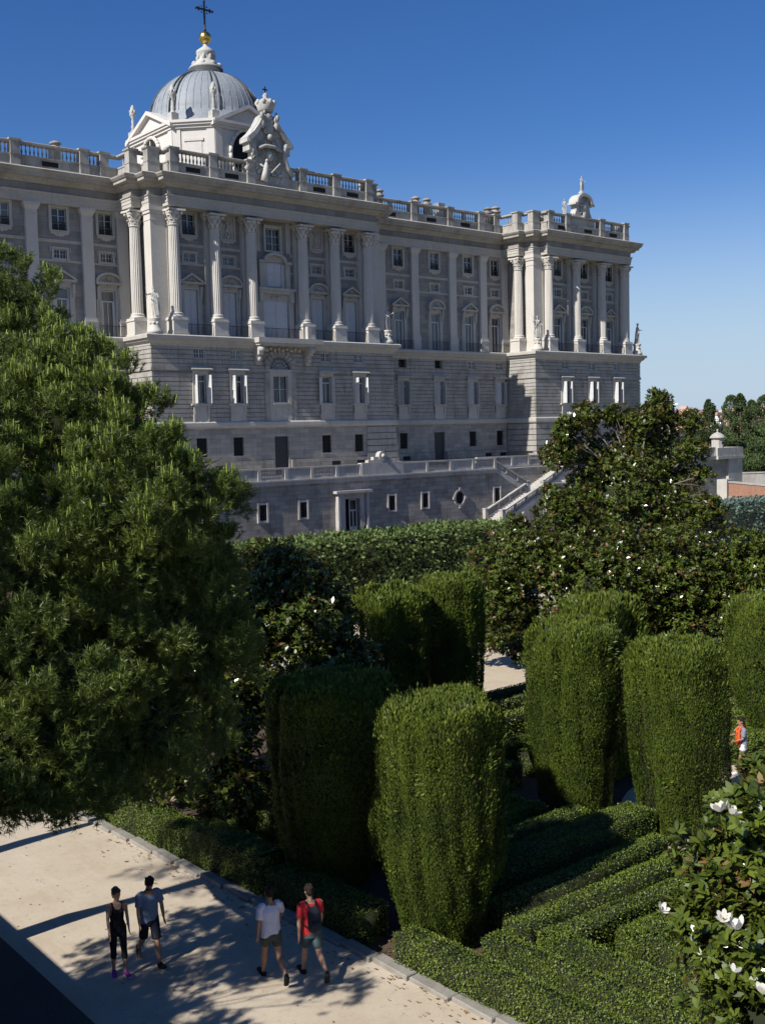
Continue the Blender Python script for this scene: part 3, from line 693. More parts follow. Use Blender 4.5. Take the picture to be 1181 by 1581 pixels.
# --- chapel dome
c = MB(); cx_, cy_ = 69.5, 114.0; sx_, sy_, ax, ay = 7.6, 8.4, 4.3, 4.9
oct_ = [(cx_-ax, cy_-sy_), (cx_+ax, cy_-sy_), (cx_+sx_, cy_-ay), (cx_+sx_, cy_+ay), (cx_+ax, cy_+sy_), (cx_-ax, cy_+sy_), (cx_-sx_, cy_+ay), (cx_-sx_, cy_-ay)]
c.slab(oct_, 37, 45.0)
def octs(o_): return [(cx_+(x-cx_)*(1+o_/8), cy_+(y-cy_)*(1+o_/8)) for x, y in oct_]
c.slab(octs(.25), 44.2, 44.5); c.slab(octs(.45), 44.5, 44.75); c.slab(octs(.6), 44.75, 45.05)
# corner pilaster strips and panels
for i in range(8):
    A, B = Vector(oct_[i]), Vector(oct_[(i+1) % 8]); d = (B-A).normalized(); n_ = Vector((d.y, -d.x)); L = (B-A).length
    def bx(u0, u1, z0, z1, t):
        p = [A+d*u0, A+d*u1, A+d*u1+n_*t, A+d*u0+n_*t]; c.slab([tuple(q) for q in p], z0, z1)
    bx(.0, .9, 37, 44.2, .12); bx(L-.9, L, 37, 44.2, .12)
    if i % 2 == 1: bx(1.3, L-1.3, 42.8, 43.1, .15); bx(1.5, L-1.5, 38, 42.8, .06)
# pediments over the four main faces
for (A, B) in ((oct_[0], oct_[1]), (oct_[2], oct_[3]), (oct_[4], oct_[5]), (oct_[6], oct_[7])):
    A, B = Vector(A), Vector(B); d = (B-A).normalized(); n_ = Vector((d.y, -d.x)); L = (B-A).length
    o3 = lambda u, out, z: (A.x+d.x*u+n_.x*out, A.y+d.y*u+n_.y*out, z)
    for u0, z0, u1, z1 in ((-.5, 44.75, L/2, 47.2), (L/2, 47.2, L+.5, 44.75)):
        vs = [o3(u0, .6, z0+.05), o3(u1, .6, z1+.05), o3(u1, .6, z1-.4), o3(u0, .6, z0-.4), o3(u0, -2.2, z0+.05), o3(u1, -2.2, z1+.05), o3(u1, -2.2, z1-.4), o3(u0, -2.2, z0-.4)]
        c.add(vs, [(0, 3, 2, 1), (4, 5, 6, 7), (0, 1, 5, 4), (1, 2, 6, 5), (2, 3, 7, 6), (3, 0, 4, 7)])
    c.add([o3(0, .1, 45.0), o3(L, .1, 45.0), o3(L/2, .1, 47.0), o3(0, -2, 45.0), o3(L, -2, 45.0), o3(L/2, -2, 47.0)], [(0, 1, 2), (5, 4, 3), (0, 2, 5, 3), (2, 1, 4, 5)])
pb(c, 'chapel_drum', 'plaster')
c = MB(); x = cx_-sx_      # arched window on the side facing left, dark round window in front
P = [(cy_+1.7*cos(pi*i/14), 42.3+1.7*sin(pi*i/14)) for i in range(15)]+[(cy_-1.7, 38.5), (cy_+1.7, 38.5)]
c.add([(x-.16, y, z) for y, z in P]+[(x-.0, y, z) for y, z in P], [list(range(17))]+[[i, (i+1) % 17, (i+1) % 17+17, i+17] for i in range(17)])
c.prism([(cx_+2.2*cos(2*pi*i/24), 41.6+2.7*sin(2*pi*i/24)) for i in range(24)], cy_-sy_-.14, cy_-sy_)
pb(c, 'drum_window', 'darkgap')
c = MB()
for i in range(14):
    a, a2 = pi*i/14, pi*(i+1)/14
    c.tube([(x-.16, cy_+1.95*cos(a), 42.3+1.95*sin(a)), (x-.16, cy_+1.95*cos(a2), 42.3+1.95*sin(a2))], .26, 6)
c.tube([(x-.2, cy_-1.5, 39), (x-.2, cy_-1.5, 42.8)], .05, 4); c.tube([(x-.2, cy_, 39), (x-.2, cy_, 43.9)], .06, 4); c.tube([(x-.2, cy_+1.6, 42.2), (x-.2, cy_-1.6, 42.2)], .06, 4)
pb(c, 'drum_window_frame', 'plaster'); c = MB()
for i in range(24):
    a, a2 = 2*pi*i/24, 2*pi*(i+1)/24
    c.tube([(cx_+2.4*cos(a), cy_-sy_-.15, 41.6+2.9*sin(a)), (cx_+2.4*cos(a2), cy_-sy_-.15, 41.6+2.9*sin(a2))], .22, 6)
pb(c, 'drum_window_frame', 'plaster')
c = MB(); c.lathe([(7.7, 45.0), (7.3, 45.6), (6.9, 46.2), (6.85, 46.9)]+[(6.75*cos(t)**.96, 46.9+6.0*sin(t)) for t in np.linspace(.02, 1.27, 16)], cx_, cy_, seg=64)
pb(c, 'dome', 'lead')
c = MB()
for i in range(8):
    for k in (-.055, .055):
        a = 2*pi*i/8+pi/8+k
        c.tube([(cx_+r*cos(a), cy_+r*sin(a), z) for r, z in [(6.85*cos(t)**.96, 46.9+6.03*sin(t)) for t in np.linspace(.0, 1.22, 14)]], .10, 5)
pb(c, 'dome_ribs', 'darklead')
c = MB()
for i in range(48):
    a = 2*pi*i/48
    c.tube([(cx_+r*cos(a), cy_+r*sin(a), z) for r, z in [(6.77*cos(t)**.96, 46.9+6.01*sin(t)) for t in np.linspace(.0, 1.22, 10)]], .03, 4)
pb(c, 'lead_seams', 'lead')
c = MB(); c.lathe([(2.3, 52.5), (2.35, 52.75), (2.0, 52.8), (2.0, 53.3)], cx_, cy_, seg=32)
pb(c, 'dome_collar', 'darklead')
c = MB(); c.lathe([(2.0, 53.3), (2.05, 53.45), (1.75, 53.8), (1.3, 54.1), (1.0, 54.5), (.95, 55.0), (1.15, 55.2), (1.1, 55.5), (.7, 55.8), (.3, 56.1), (.22, 56.4)], cx_, cy_, seg=24)
for i in range(8):
    a = 2*pi*i/8; c.sphere((cx_+1.55*cos(a), cy_+1.55*sin(a), 53.75), .38, 8, 6); c.sphere((cx_+1.0*cos(a), cy_+1.0*sin(a), 54.7), .22, 8, 6, (1, 1, 1.8))
pb(c, 'dome_finial', 'statue')
pb(MB().sphere((cx_, cy_, 57.1), .74, 24, 16), 'gilt_ball', 'gold')
c = MB(); c.lathe([(.16, 57.8), (.2, 58.0), (.1, 58.2), (.14, 58.5), (.09, 58.7)], cx_, cy_, seg=10)
c.box(cx_-.09, cx_+.09, cy_-.09, cy_+.09, 58.6, 61.3).box(cx_-1.1, cx_+1.1, cy_-.08, cy_+.08, 60.25, 60.45)
for dx, dz in ((-1.1, 60.35), (1.1, 60.35), (0, 61.3)):
    c.sphere((cx_+dx, cy_, dz), .16, 8, 6)
for dx, dz in ((-.35, 60.0), (.35, 60.0), (-.35, 60.7), (.35, 60.7), (-.75, 60.15), (.75, 60.15), (-.75, 60.55), (.75, 60.55)): c.sphere((cx_+dx, cy_, dz), .1, 6, 4)
pb(c, 'dome_cross', 'iron')
def torch(x, y, z):
    c = MB(); c.box(x-.45, x+.45, y-.45, y+.45, z, z+1.0)
    c.lathe([(.42, z+1.0), (.28, z+1.15), (.18, z+1.4), (.26, z+1.7), (.14, z+1.95), (.2, z+2.3), (.13, z+2.6), (.36, z+2.95), (.4, z+3.1), (.34, z+3.4), (.22, z+3.9), (.05, z+4.2)], x, y, seg=12)
    for i in range(6): c.sphere((x+.32*cos(i), y+.32*sin(i), z+3.35), .13, 6, 4, (1, 1, 1.8))
    pb(c, 'stone_torch', 'statue')
for i in (7, 0, 6): torch(cx_+(oct_[i][0]-cx_)*.97, cy_+(oct_[i][1]-cy_)*.97, 45.0)
# --- crests on the parapets
def crest(cx, y0, s, big):
    c = MB(); z0 = 37.0
    def pr(P, a, b_): c.prism([(cx+x*s, z0+z*s) for x, z in P], a, b_)
    if big:
        half = [(3.5, 0), (3.45, 1.2), (2.6, 2.2), (2.2, 3.2), (2.1, 4.4), (2.5, 5.4), (2.3, 6.1), (1.4, 7.2), (.7, 8.3), (0, 8.6)]
    else:
        half = [(2.9, 0), (2.85, 2.4), (2.1, 3.0), (1.65, 3.9), (1.6, 5.0), (0, 5.1)]
    poly = half+[(-x, z) for x, z in half[::-1][1:]]
    pr(poly, y0, y0+1.0)
    if big:
        for sgn in (-1, 1):
            c.tube([(cx+sgn*x*s, y0-.15, z0+z*s) for x, z in ((3.3, 1.6), (2.55, 2.4), (2.15, 3.4), (2.1, 4.4), (2.35, 5.2))], .32, 8)
            for (xa, za), (xb, zb) in (((3.1, 5.3), (2.2, 6.1)), ((2.2, 6.1), (1.5, 7.0)), ((1.5, 7.0), (.8, 8.2))):
                P4 = [(cx+sgn*xa*s, z0+za*s), (cx+sgn*xb*s, z0+zb*s), (cx+sgn*(xb-.15)*s, z0+(zb-.6)*s), (cx+sgn*(xa-.2)*s, z0+(za-.55)*s)]
                c.prism(P4, y0-.55, y0+1.2)
            c.box(cx+sgn*2.7*s-.45, cx+sgn*2.7*s+.45, y0-.5, y0+1.1, z0+4.75*s, z0+5.15*s)
            c.box(cx+sgn*2.5*s-.3, cx+sgn*2.5*s+.3, y0-.3, y0+1.0, z0+3.9*s, z0+4.75*s)
        for i in range(18):   # rays
            a = pi*(i+.5)/18
            for (ccx, ccz, r0, r1) in ((0, 3.2, .5, 1.55), (.1, 4.9, .4, 1.1)):
                c.tube([(cx+(ccx+r0*cos(a))*s, y0-.12, z0+(ccz+r0*sin(a))*s), (cx+(ccx+r1*cos(a))*s, y0-.05, z0+(ccz+r1*sin(a))*s)], .07, 4)
        c.sphere((cx, y0-.2, z0+3.3), .5, 12, 10, (1, .6, 1.15)); c.sphere((cx, y0-.3, z0+5.3), .4, 10, 8)
        c.tube([(cx-1.5, y0-.3, z0+4.0), (cx-.6, y0-.35, z0+4.35), (cx+.6, y0-.35, z0+4.35), (cx+1.5, y0-.3, z0+4.0)], .22, 8)
        c.tube([(cx-.95, y0-.4, z0+.5), (cx-.8, y0-.45, z0+1.3), (cx-.62, y0-.4, z0+2.1), (cx-.55, y0-.35, z0+2.6)], [.42, .36, .30, .12], 9); c.sphere((cx-.5, y0-.4, z0+2.75), .2, 8, 6)
        c.tube([(cx-1.3, y0-.3, z0+2.3), (cx-.9, y0-.4, z0+2.0), (cx-.3, y0-.6, z0+1.6)], .1, 6)
        c.tube([(cx-.2, y0-.8, z0+1.4), (cx+.9, y0-.9, z0+2.5)], .09, 6)
        rr = random.Random(5)
        for i in range(80): c.sphere((cx+rr.uniform(-1.9, 1.9), y0-.08, z0+rr.uniform(.3, 1.9)), rr.uniform(.08, .2), 7, 5, (1, .8, 1.2))
        for sgn in (-1, 1): c.sphere((cx+sgn*.9, y0-.4, z0+6.6), .28, 9, 7, (1, .8, 1.7)); c.sphere((cx+sgn*1.0, y0-.45, z0+7.5), .28, 8, 6, (1, .8, 1.4))
        c.sphere((cx, y0-.1, z0+6.4), .75, 12, 9, (1, .4, 1.1)); c.sphere((cx, y0-.15, z0+7.5), .5, 12, 9, (1, .6, .9))
        for i in range(26): c.sphere((cx+rr.uniform(-1.1, 1.1), y0-.25, z0+rr.uniform(5.6, 8.0)), rr.uniform(.1, .22), 7, 5, (1, .8, 1.4))
        for i in range(14): c.tube([(cx+rr.uniform(-1.5, 1.5), y0-.1, z0+rr.uniform(2.2, 5.5)), (cx+rr.uniform(-1.6, 1.6), y0-.2, z0+rr.uniform(2.2, 5.5))], .05, 4)
        c.lathe([(.75, z0+8.1), (.85, z0+8.3), (1.05, z0+8.9), (.95, z0+9.2), (.5, z0+9.5), (.2, z0+9.65), (.3, z0+9.9), (.1, z0+10.2)], cx, y0+.3, seg=14)
        for i in range(8): c.sphere((cx+.95*cos(i*pi/4), y0+.3+.95*sin(i*pi/4), z0+9.1), .24, 7, 5, (1, 1, 1.3))
    else:
        n = 12
        for i in range(n):
            a, a2 = pi*i/n, pi*(i+1)/n; R0, R1 = 1.95*s, 1.45*s
            c.prism([(cx+R0*cos(a), z0+5*s+R0*.8*sin(a)), (cx+R0*cos(a2), z0+5*s+R0*.8*sin(a2)), (cx+R1*cos(a2), z0+5*s+R1*.75*sin(a2)), (cx+R1*cos(a), z0+5*s+R1*.75*sin(a))], y0-.5, y0+1.2)
        c.prism([(cx+1.7*s*cos(pi*i/n), z0+5*s+1.0*s*sin(pi*i/n)) for i in range(n+1)], y0+.01, y0+.9)
        for sgn in (-1, 1): c.box(cx+sgn*1.95*s-.35, cx+sgn*1.95*s+.35, y0-.4, y0+1.1, z0+4.7*s, z0+5.0*s)
        c.sphere((cx, y0-.1, z0+4.3*s), .6, 10, 8, (1, .6, 1.3)); c.sphere((cx, y0-.15, z0+3.2*s), .45, 10, 8, (1, .7, 1.5))
        c.tube([(cx-.8, y0-.2, z0+3), (cx+.7, y0-.3, z0+5)], .1, 6)
        for i in range(8): c.sphere((cx+random.uniform(-.8, .8), y0-.1, z0+random.uniform(2.4, 4.6)), .22, 7, 5)
        c.sphere((cx, y0+.3, z0+6.7*s), .5, 10, 8, (1, .7, .6))
    pb(c, 'crest', 'statue')
crest(68.6, 100.2, .94, True); crest(121.9, 100.35, .88, False)
c = MB(); z = 47.0; c.box(68.55, 68.65, 100.45, 100.55, z, z+.9).box(68.28, 68.92, 100.45, 100.55, z+.5, z+.62); pb(c, 'crest_cross', 'iron')
# chimneys
for x, y, h, r in ((92.6, 110, 41.6, .42), (98.9, 110, 41.4, .5), (100.9, 110, 41.4, .48), (112.6, 110, 41.5, .5), (114.2, 110, 41.8, .55), (48.5, 110, 41.1, .5),
                   (121.0, 109, 41.9, .6), (122.6, 109, 41.7, .5), (124.6, 110, 41.3, .45), (125.8, 110, 41.2, .45)):
    c = MB(); c.lathe([(r, 37), (r, h-1.0), (r*1.35, h-.95), (r*1.4, h-.75), (r*.9, h-.7), (r*.85, h-.35), (r*1.25, h-.33), (r*1.2, h-.2), (.2, h)], x, y, seg=14)
    pb(c, 'chimney', 'pot')
pb(MB().box(103.1, 104.3, 110, 111, 37, 41.1), 'chimney', 'roofstone')

# ================================================================== GROUND
def sheet(name, poly, z, mat):
    m_ = MB(); m_.add([(x, y, z) for x, y in poly], [list(range(len(poly)))]); o = m_.build(name, mat)
    if o.data.polygons[0].normal.z < 0: o.data.flip_normals()
    return tag(o, kind='structure')
sheet('ground', [(-6000, -6000), (8000, -6000), (8000, 8000), (-6000, 8000)], 0, 'earth')
sheet('garden_soil', [(-20, -20), (115, -20), (115, 83), (-20, 83)], .004, 'soil')
kx = lambda y: 12.6-.065*(y-12.3)
sheet('gravel_path', [(-20, -20), (kx(-20), -20), (kx(34), 34), (kx(34.2), 42), (kx(70), 70), (-20, 70)], .008, 'gravel')
sheet('gravel_cross_path', [(21.5, 27.0), (62, 24.5), (62, 44), (21.5, 44)], .0082, 'gravel')
sheet('gravel_plaza', [(25+4.1*cos(a), 14.2+4.1*sin(a)) for a in np.linspace(0, 2*pi, 40)[:-1]], .012, 'gravel')
sheet('gravel_walk', [(27.5, 12.4), (60, 9), (60, 13), (27.8, 16)], .009, 'gravel')
sheet('gravel_cross_walk', [(21.6, 16.5), (22.8, 17.4), (20.5, 24.5), (19.2, 24.5)], .010, 'gravel') if False else None
# kerb stones
k = MB(); y = -12.0; rr = random.Random(2)
while y < 27.3:
    L = rr.uniform(.85, 1.15); x = kx(y); h = .10+rr.uniform(-.015, .015); dx = rr.uniform(-.02, .02)
    k.frustum(x+dx, y+L/2, -.05, h-.02, .13, L/2-.012, .13, L/2-.012).frustum(x+dx, y+L/2, h-.02, h, .13, L/2-.012, .115, L/2-.03); y += L
tag(k.build('kerb', 'kerb'), kind='structure')
k = MB(); x = 21.6
while x < 60:
    L = rr.uniform(.9, 1.1); k.box(x, x+L-.02, 27.15-(x-12)*.05, 27.35-(x-12)*.05, -.05, .09); x += L
tag(k.build('cross_path_kerb', 'kerb'), kind='structure')
# litter of dry leaves along the kerb
N = 900; yy = RNG.uniform(8, 28, N); xx = np.array([kx(v) for v in yy])+RNG.choice([-1, 1], N, p=[.35, .65])*RNG.exponential(.28, N)
xx += np.sign(xx-np.array([kx(v) for v in yy]))*.14
ang = RNG.uniform(0, 2*pi, N); sz = RNG.uniform(.02, .05, N); sz[:120] *= 1.6; V = np.zeros((N, 4, 3)); zz = .02+RNG.uniform(0, .02, N)
for i, (a, l) in enumerate(((0, 1), (pi/2, .45), (pi, 1), (3*pi/2, .45))):
    V[:, i, 0] = xx+np.cos(ang+a)*sz*l; V[:, i, 1] = yy+np.sin(ang+a)*sz*l; V[:, i, 2] = zz+(.015 if i % 2 else 0)
MT['litter'] = leafmat('dry_leaf_litter', (.12, .06, .025), (.30, .17, .08), .8, 0)
tag(mesh_np('dry_leaves', V.reshape(-1, 3), np.arange(N*4).reshape(-1, 4), ['litter']), 'brown fallen leaves scattered along the stone kerb of the gravel path', 'leaves', kind='stuff')
N = 140; xx = RNG.uniform(7.8, 12, N); yy = RNG.uniform(11, 28, N); ang = RNG.uniform(0, 2*pi, N); sz = RNG.uniform(.015, .04, N); V = np.zeros((N, 4, 3))
for i, (a, l) in enumerate(((0, 1), (pi/2, .45), (pi, 1), (3*pi/2, .45))):
    V[:, i, 0] = xx+np.cos(ang+a)*sz*l; V[:, i, 1] = yy+np.sin(ang+a)*sz*l; V[:, i, 2] = .015+(.012 if i % 2 else 0)
tag(mesh_np('path_leaves', V.reshape(-1, 3), np.arange(N*4).reshape(-1, 4), ['litter']), 'sparse single brown leaves lying on the open gravel path', 'leaves', kind='stuff')

# ================================================================== TERRACE
tag(MB().box(22, 131.1, 86.4, 150, 0, 5.4).build('terrace_floor', 'terrace'), kind='structure')
tag(MB().box(22, 85.6, 84.0, 86.4, 0, 5.398).box(99.7, 131.1, 84.0, 86.4, 0, 5.398).build('terrace_edge', 'terrace'), kind='structure')
tw = empty('terrace_wall', (64.5, 83.5, 0)); TW = Vector((64.5, 83.5, 0))
tag(tw, 'weathered ashlar retaining wall with grilled windows and balustrade below the palace', 'wall')
def tb(mb, name, mat, parent=None):
    o = mb.build(name, mat); o.parent = parent or tw
    if parent is None: o.location = -TW
    return o
YT = 83.5
twin = [55.3, 59.9, 70.95, 75.5, 86.2, 49.5]
ops = [(x-.42, x+.42, 2.05, 3.5) for x in twin]+[(64.75, 66.65, 0, 3.5), (80.47-.6, 80.47+.6, 2.15, 3.35)]
w = MB()
for r in rects_minus(40, 85.7, 0, 5.35, ops): w.box(r[0], r[1], YT, YT+.55, r[2], r[3])
for i in range(22):                                 # wall below the descending flight
    xa = 85.7+.25*i; zt = 5.35-.53*max(0, xa-85.9)
    for r in rects_minus(xa, xa+.25, 0, zt, ops): w.box(r[0], r[1], YT, YT+.55, r[2], r[3])
w.box(91, 131.1, YT+3.0, YT+3.4, 0, 5.35).box(99.7, 131.1, YT, YT+.55, 0, 5.35).box(99.5, 99.75, YT, 86.5, 0, 5.35).box(85.55, 85.8, YT+.6, 86.5, 2.6, 5.35)
w.box(85.8, 99.6, 86.48, 86.9, 0, 5.35).box(22, 40, YT, YT+.55, 0, 5.35)
tb(w, 'ashlar_face', 'terrace')
w = MB()
for r in ((22, 86.0), (99.6, 131.4)):
    w.box(r[0], r[1], YT-.22, YT+.6, 5.2, 5.55).box(r[0], r[1], YT-.3, YT+.6, 5.55, 5.7)
w.box(85.7, 99.8, 86.3, 86.9, 5.5, 5.7)
tb(w, 'coping', 'coping')
def terr_bal(x0, x1, Y, z=5.7):
    c = MB(); c.box(x0, x1, Y-.02, Y+.34, z+1.0, z+1.16).box(x0, x1, Y, Y+.32, z, z+.12)
    n = max(1, round((x1-x0)/3.1)); L = (x1-x0)/n
    for i in range(n):
        a = x0+L*i
        c.box(a-.17, a+.17, Y-.05, Y+.37, z+.0, z+1.0)
        if i % 2 == 0 and L > 2: 
            c.box(a+.17, a+L*.99-.17, Y+.05, Y+.27, z+.12, z+1.0)
        else:
            m_ = int((L-.5)/.17)
            c.box(a+.17, a+L-.17, Y+.08, Y+.24, z+.12, z+.3)
            for j in range(m_): c.lathe([(.05, z+.3), (.075, z+.5), (.04, z+.75), (.06, z+1.0)], a+.3+(L-.6)*(j+.5)/m_, Y+.16, seg=6)
    c.box(x1-.17, x1+.17, Y-.05, Y+.37, z, z+1.0)
    return c
tb(terr_bal(22, 67.0, YT-.1), 'balustrade', 'coping'); tb(terr_bal(72.5, 85.9, YT-.1), 'balustrade', 'coping')
tb(terr_bal(99.7, 128.5, YT-.1), 'balustrade', 'coping'); tb(terr_bal(86.2, 97.6, 86.45), 'balustrade', 'coping')
c = MB(); c.box(67.0, 72.5, YT-.2, YT+.4, 5.7, 6.95).box(67.9, 71.6, YT-.15, YT+.35, 6.95, 7.2).box(68.6, 70.9, YT-.13, YT+.33, 7.2, 7.5)
c.prism([(69.75+.5*cos(2*pi*i/16), 7.55+.5*sin(2*pi*i/16)) for i in range(16)], YT-.22, YT+.38); c.sphere((69.75, YT-.25, 7.6), .22, 8, 6)
tb(c, 'crest_block', 'coping')
for x in twin:
    f_ = MB()
    f_.box(x-.62, x-.42, YT-.14, YT+.1, 1.85, 3.7).box(x+.42, x+.62, YT-.14, YT+.1, 1.85, 3.7).box(x-.42, x+.42, YT-.1, YT+.1, 3.5, 3.7).box(x-.42, x+.42, YT-.1, YT+.1, 1.85, 2.05)
    fo = tb(f_, 'window', 'coping')
    p_ = MB().box(x-.42, x+.42, YT+.3, YT+.35, 2.05, 3.5); po = p_.build('pane', 'darkgap', fo)
    g = MB()
    for i in range(4): g.box(x-.4+.2*i+.08, x-.4+.2*i+.11, YT-.02, YT+.01, 2.05, 3.5)
    for i in range(6): g.box(x-.42, x+.42, YT-.03, YT+.0, 2.15+.24*i, 2.18+.24*i)
    for i in range(3):
        for j in range(4): g.sphere((x-.22+.22*i, YT-.03, 2.3+.32*j), .035, 6, 4)
    g.build('grille', 'iron', fo)
c = MB()
for i in range(20):
    a, a2 = 2*pi*i/20, 2*pi*(i+1)/20; x = 80.47; z = 2.75
    c.prism([(x+.62*cos(a), z+.7*sin(a)), (x+.62*cos(a2), z+.7*sin(a2)), (x+.86*cos(a2), z+.95*sin(a2)), (x+.86*cos(a), z+.95*sin(a))], YT-.14, YT+.1)
for dx, dz in ((0, .95), (0, -.95), (.85, 0), (-.85, 0)): c.box(80.47+dx-.16, 80.47+dx+.16, YT-.2, YT+.05, 2.75+dz-.16, 2.75+dz+.16)
o = tb(c, 'oval_window', 'coping'); MB().box(79.9, 81.05, YT+.25, YT+.3, 2.1, 3.4).build('pane', 'darkgap', o)
g = MB()
for i in range(5): g.box(80.07+.2*i-.015, 80.07+.2*i+.015, YT, YT+.03, 2.1, 3.4)
for i in range(5): g.box(79.85, 81.1, YT-.01, YT+.02, 2.2+.25*i, 2.23+.25*i)
g.build('grille', 'iron', o)
c = MB(); c.box(64.15, 64.75, YT-.3, YT+.1, 0, 4.1).box(66.65, 67.2, YT-.3, YT+.1, 0, 4.1).box(64.75, 66.65, YT-.25, YT+.1, 3.5, 4.1).box(63.4, 67.9, YT-.75, YT+.1, 4.1, 4.35).box(63.6, 67.7, YT-.6, YT+.1, 3.95, 4.1)
c.box(63.75, 64.0, YT-.5, YT, 0, 3.95).box(67.35, 67.6, YT-.5, YT, 0, 3.95)
o = tb(c, 'doorway', 'coping')
MB().box(64.75, 66.65, YT+.5, YT+.54, 0, 3.5).build('dark_interior', 'darkgap', o)
d = sash(.98, 3.4, 2, 1, y=.1, tr=2.3, t=.1); d.box(-.45, .45, .02, .09, 0, .7); d.v = [(a+66.1, y_+YT+.2, z_+.02) for a, y_, z_ in d.v]; d.build('door_leaf', 'woodwhite', o)
d = pane(.98, 3.4, y=.12); d.v = [(a+66.1, y_+YT+.2, z_+.02) for a, y_, z_ in d.v]; d.build('pane', 'glass', o)
# corner tower of the terrace with buttress
c = MB(); c.slab([(131.2, YT-.4), (134.6, YT-.4), (134.6, 90), (131.2, 90)], 0, 5.2); 
c.box(128.4, 134.9, YT-.6, YT+.1, 5.2, 5.6).box(134.2, 134.9, YT, 96, 5.2, 5.6).box(128.5, 134.7, YT-.45, YT, 5.6, 6.75).box(134.3, 134.75, YT, 96, 5.6, 6.75)
tb(c, 'corner_bastion', 'coping')
# stairs
st = empty('stone_staircase', (91, 82, 0)); ST = Vector((91, 82, 0))
tag(st, 'stone staircase with sunlit balustrades climbing from the garden to the palace terrace', 'staircase')
def sb(mb, name, mat): o = mb.build(name, mat, st); o.location = -ST; return o
c = MB()
n = 15
for i in range(n):     # lower flight 84.3 -> 90.6
    x = 84.3+.42*i; c.box(x, x+.48 if i < n-1 else 91, 80.9, 83.45, 0, .18*(i+1))
c.box(90.6, 94.2, 80.6, 86.45, 0, 2.72)
for i in range(16):    # upper right flight
    x = 93.6+.385*i; c.box(x, x+.42, 83.6, 86.4, 0, 2.72+.167*(i+1))
for i in range(16):    # upper left flight, rising to the left
    x = 91.2-.345*i; c.box(x-.38, x, 84.06, 86.4, 0, 2.72+.167*(i+1))
sb(c, 'steps', 'coping')
def ramp_wall(x0, z0, x1, z1, y0, y1, h=.95, zb=None):
    c = MB(); hb = .35
    c.prism([(x0, 0 if zb is None else z0-zb), (x1, 0 if zb is None else z1-zb), (x1, z1+hb), (x0, z0+hb)], y0, y1)
    c.prism([(x0-.1, z0+h), (x1+.1, z1+h), (x1+.1, z1+h+.16), (x0-.1, z0+h+.16)], y0-.06, y1+.06)
    L = x1-x0; n = max(2, int(abs(L)/.22))
    for i in range(n):
        t = (i+.5)/n; x, z = x0+L*t, z0+(z1-z0)*t
        if i % 8 == 0: c.box(x-.14, x+.14, y0, y1, z+hb-.1, z+h+.05)
        else: c.lathe([(.05, z+hb-.1), (.08, z+hb+.2), (.04, z+h-.15), (.06, z+h+.03)], x, (y0+y1)/2, seg=6)
    return c
sb(ramp_wall(84.3, .1, 90.6, 2.72, 80.6, 80.9), 'stair_balustrade', 'coping')
sb(ramp_wall(84.3, .1, 90.6, 2.72, 83.2, 83.46), 'stair_balustrade', 'coping')
sb(ramp_wall(90.8, 2.72, 94.2, 2.72, 80.35, 80.6), 'stair_balustrade', 'coping')
sb(ramp_wall(93.8, 2.9, 99.7, 5.6, 83.3, 83.6), 'stair_balustrade', 'coping')
sb(ramp_wall(85.9, 5.6, 91.2, 2.85, 83.42, 83.72, zb=.3), 'stair_balustrade', 'coping')
for x, y, z in ((84.2, 80.75, 0), (90.7, 80.7, 2.7), (94.2, 80.5, 2.7), (99.8, 83.4, 5.4), (93.7, 83.4, 2.7), (91.3, 83.6, 2.7), (84.2, 83.3, 0)):
    sb(MB().box(x-.24, x+.24, y-.24, y+.24, 0, z+1.25).box(x-.3, x+.3, y-.3, y+.3, z+1.25, z+1.38), 'newel_post', 'coping')
# sentry turret
t_ = empty('sentry_turret', (129.9, YT+.5, 6.7)); tag(t_, 'small round stone sentry turret with domed cap on the far terrace corner', 'turret')
MB().lathe([(.95, -1.1), (.95, 0), (.8, .02), (.8, 1.3), (.9, 1.36)], seg=8, smooth=False).build('turret_body', 'coping', t_)
MB().lathe([(1.05, 1.36), (1.05, 1.46), (.95, 1.6), (.75, 1.85), (.45, 2.05), (.12, 2.15), (.08, 2.3), (.15, 2.38), (.13, 2.5), (.02, 2.6)], seg=16).build('turret_cap', 'coping', t_)
MB().box(-.14, .14, -.83, -.7, .55, .85).build('loophole', 'darkgap', t_)
# brick wall with pale pillar, road wall with arch, lamps
o = empty('brick_garden_wall', (118, 75, 0)); tag(o, 'sunlit red brick wall with a white stone end pillar beyond the terrace corner', 'wall')
A, B = Vector((118.2, 75.2)), Vector((108, 58)); d = (B-A).normalized(); nn = Vector((d.y, -d.x))
def seg(u0, u1, t0, t1, z0, z1): return MB().slab([tuple(A+d*a+nn*b_) for a, b_ in ((u0, t0), (u1, t0), (u1, t1), (u0, t1))], z0, z1)
for mb_, nm_, mt_ in ((seg(1.0, 20, -.2, .2, 1.1, 2.75), 'brickwork', 'bricks'), (seg(1.0, 20, -.25, .25, 0, 1.1), 'rendered_base', 'terrace'), (seg(1.0, 20, -.28, .28, 2.75, 2.95), 'coping', 'coping')):
    x_ = mb_.build(nm_, mt_, o); x_.location = -Vector((118, 75, 0))
x_ = MB().box(117.4, 119.0, 74.6, 76.0, 0, 3.15).build('stone_pillar', 'white', o); x_.location = -Vector((118, 75, 0))
o = empty('road_wall', (150, 96, 0)); tag(o, 'long grey wall with a dark tunnel arch beyond the brick wall', 'wall')
c = MB(); A2 = Vector((138, 101)); B2 = Vector((170, 80)); d = (B2-A2).normalized(); nn = Vector((d.y, -d.x))
c.slab([tuple(A2), tuple(B2), tuple(B2+nn*-.5), tuple(A2+nn*-.5)], 0, 2.2); c.slab([tuple(A2+nn*.1), tuple(B2+nn*.1), tuple(B2+nn*-.6), tuple(A2+nn*-.6)], 2.2, 2.4)
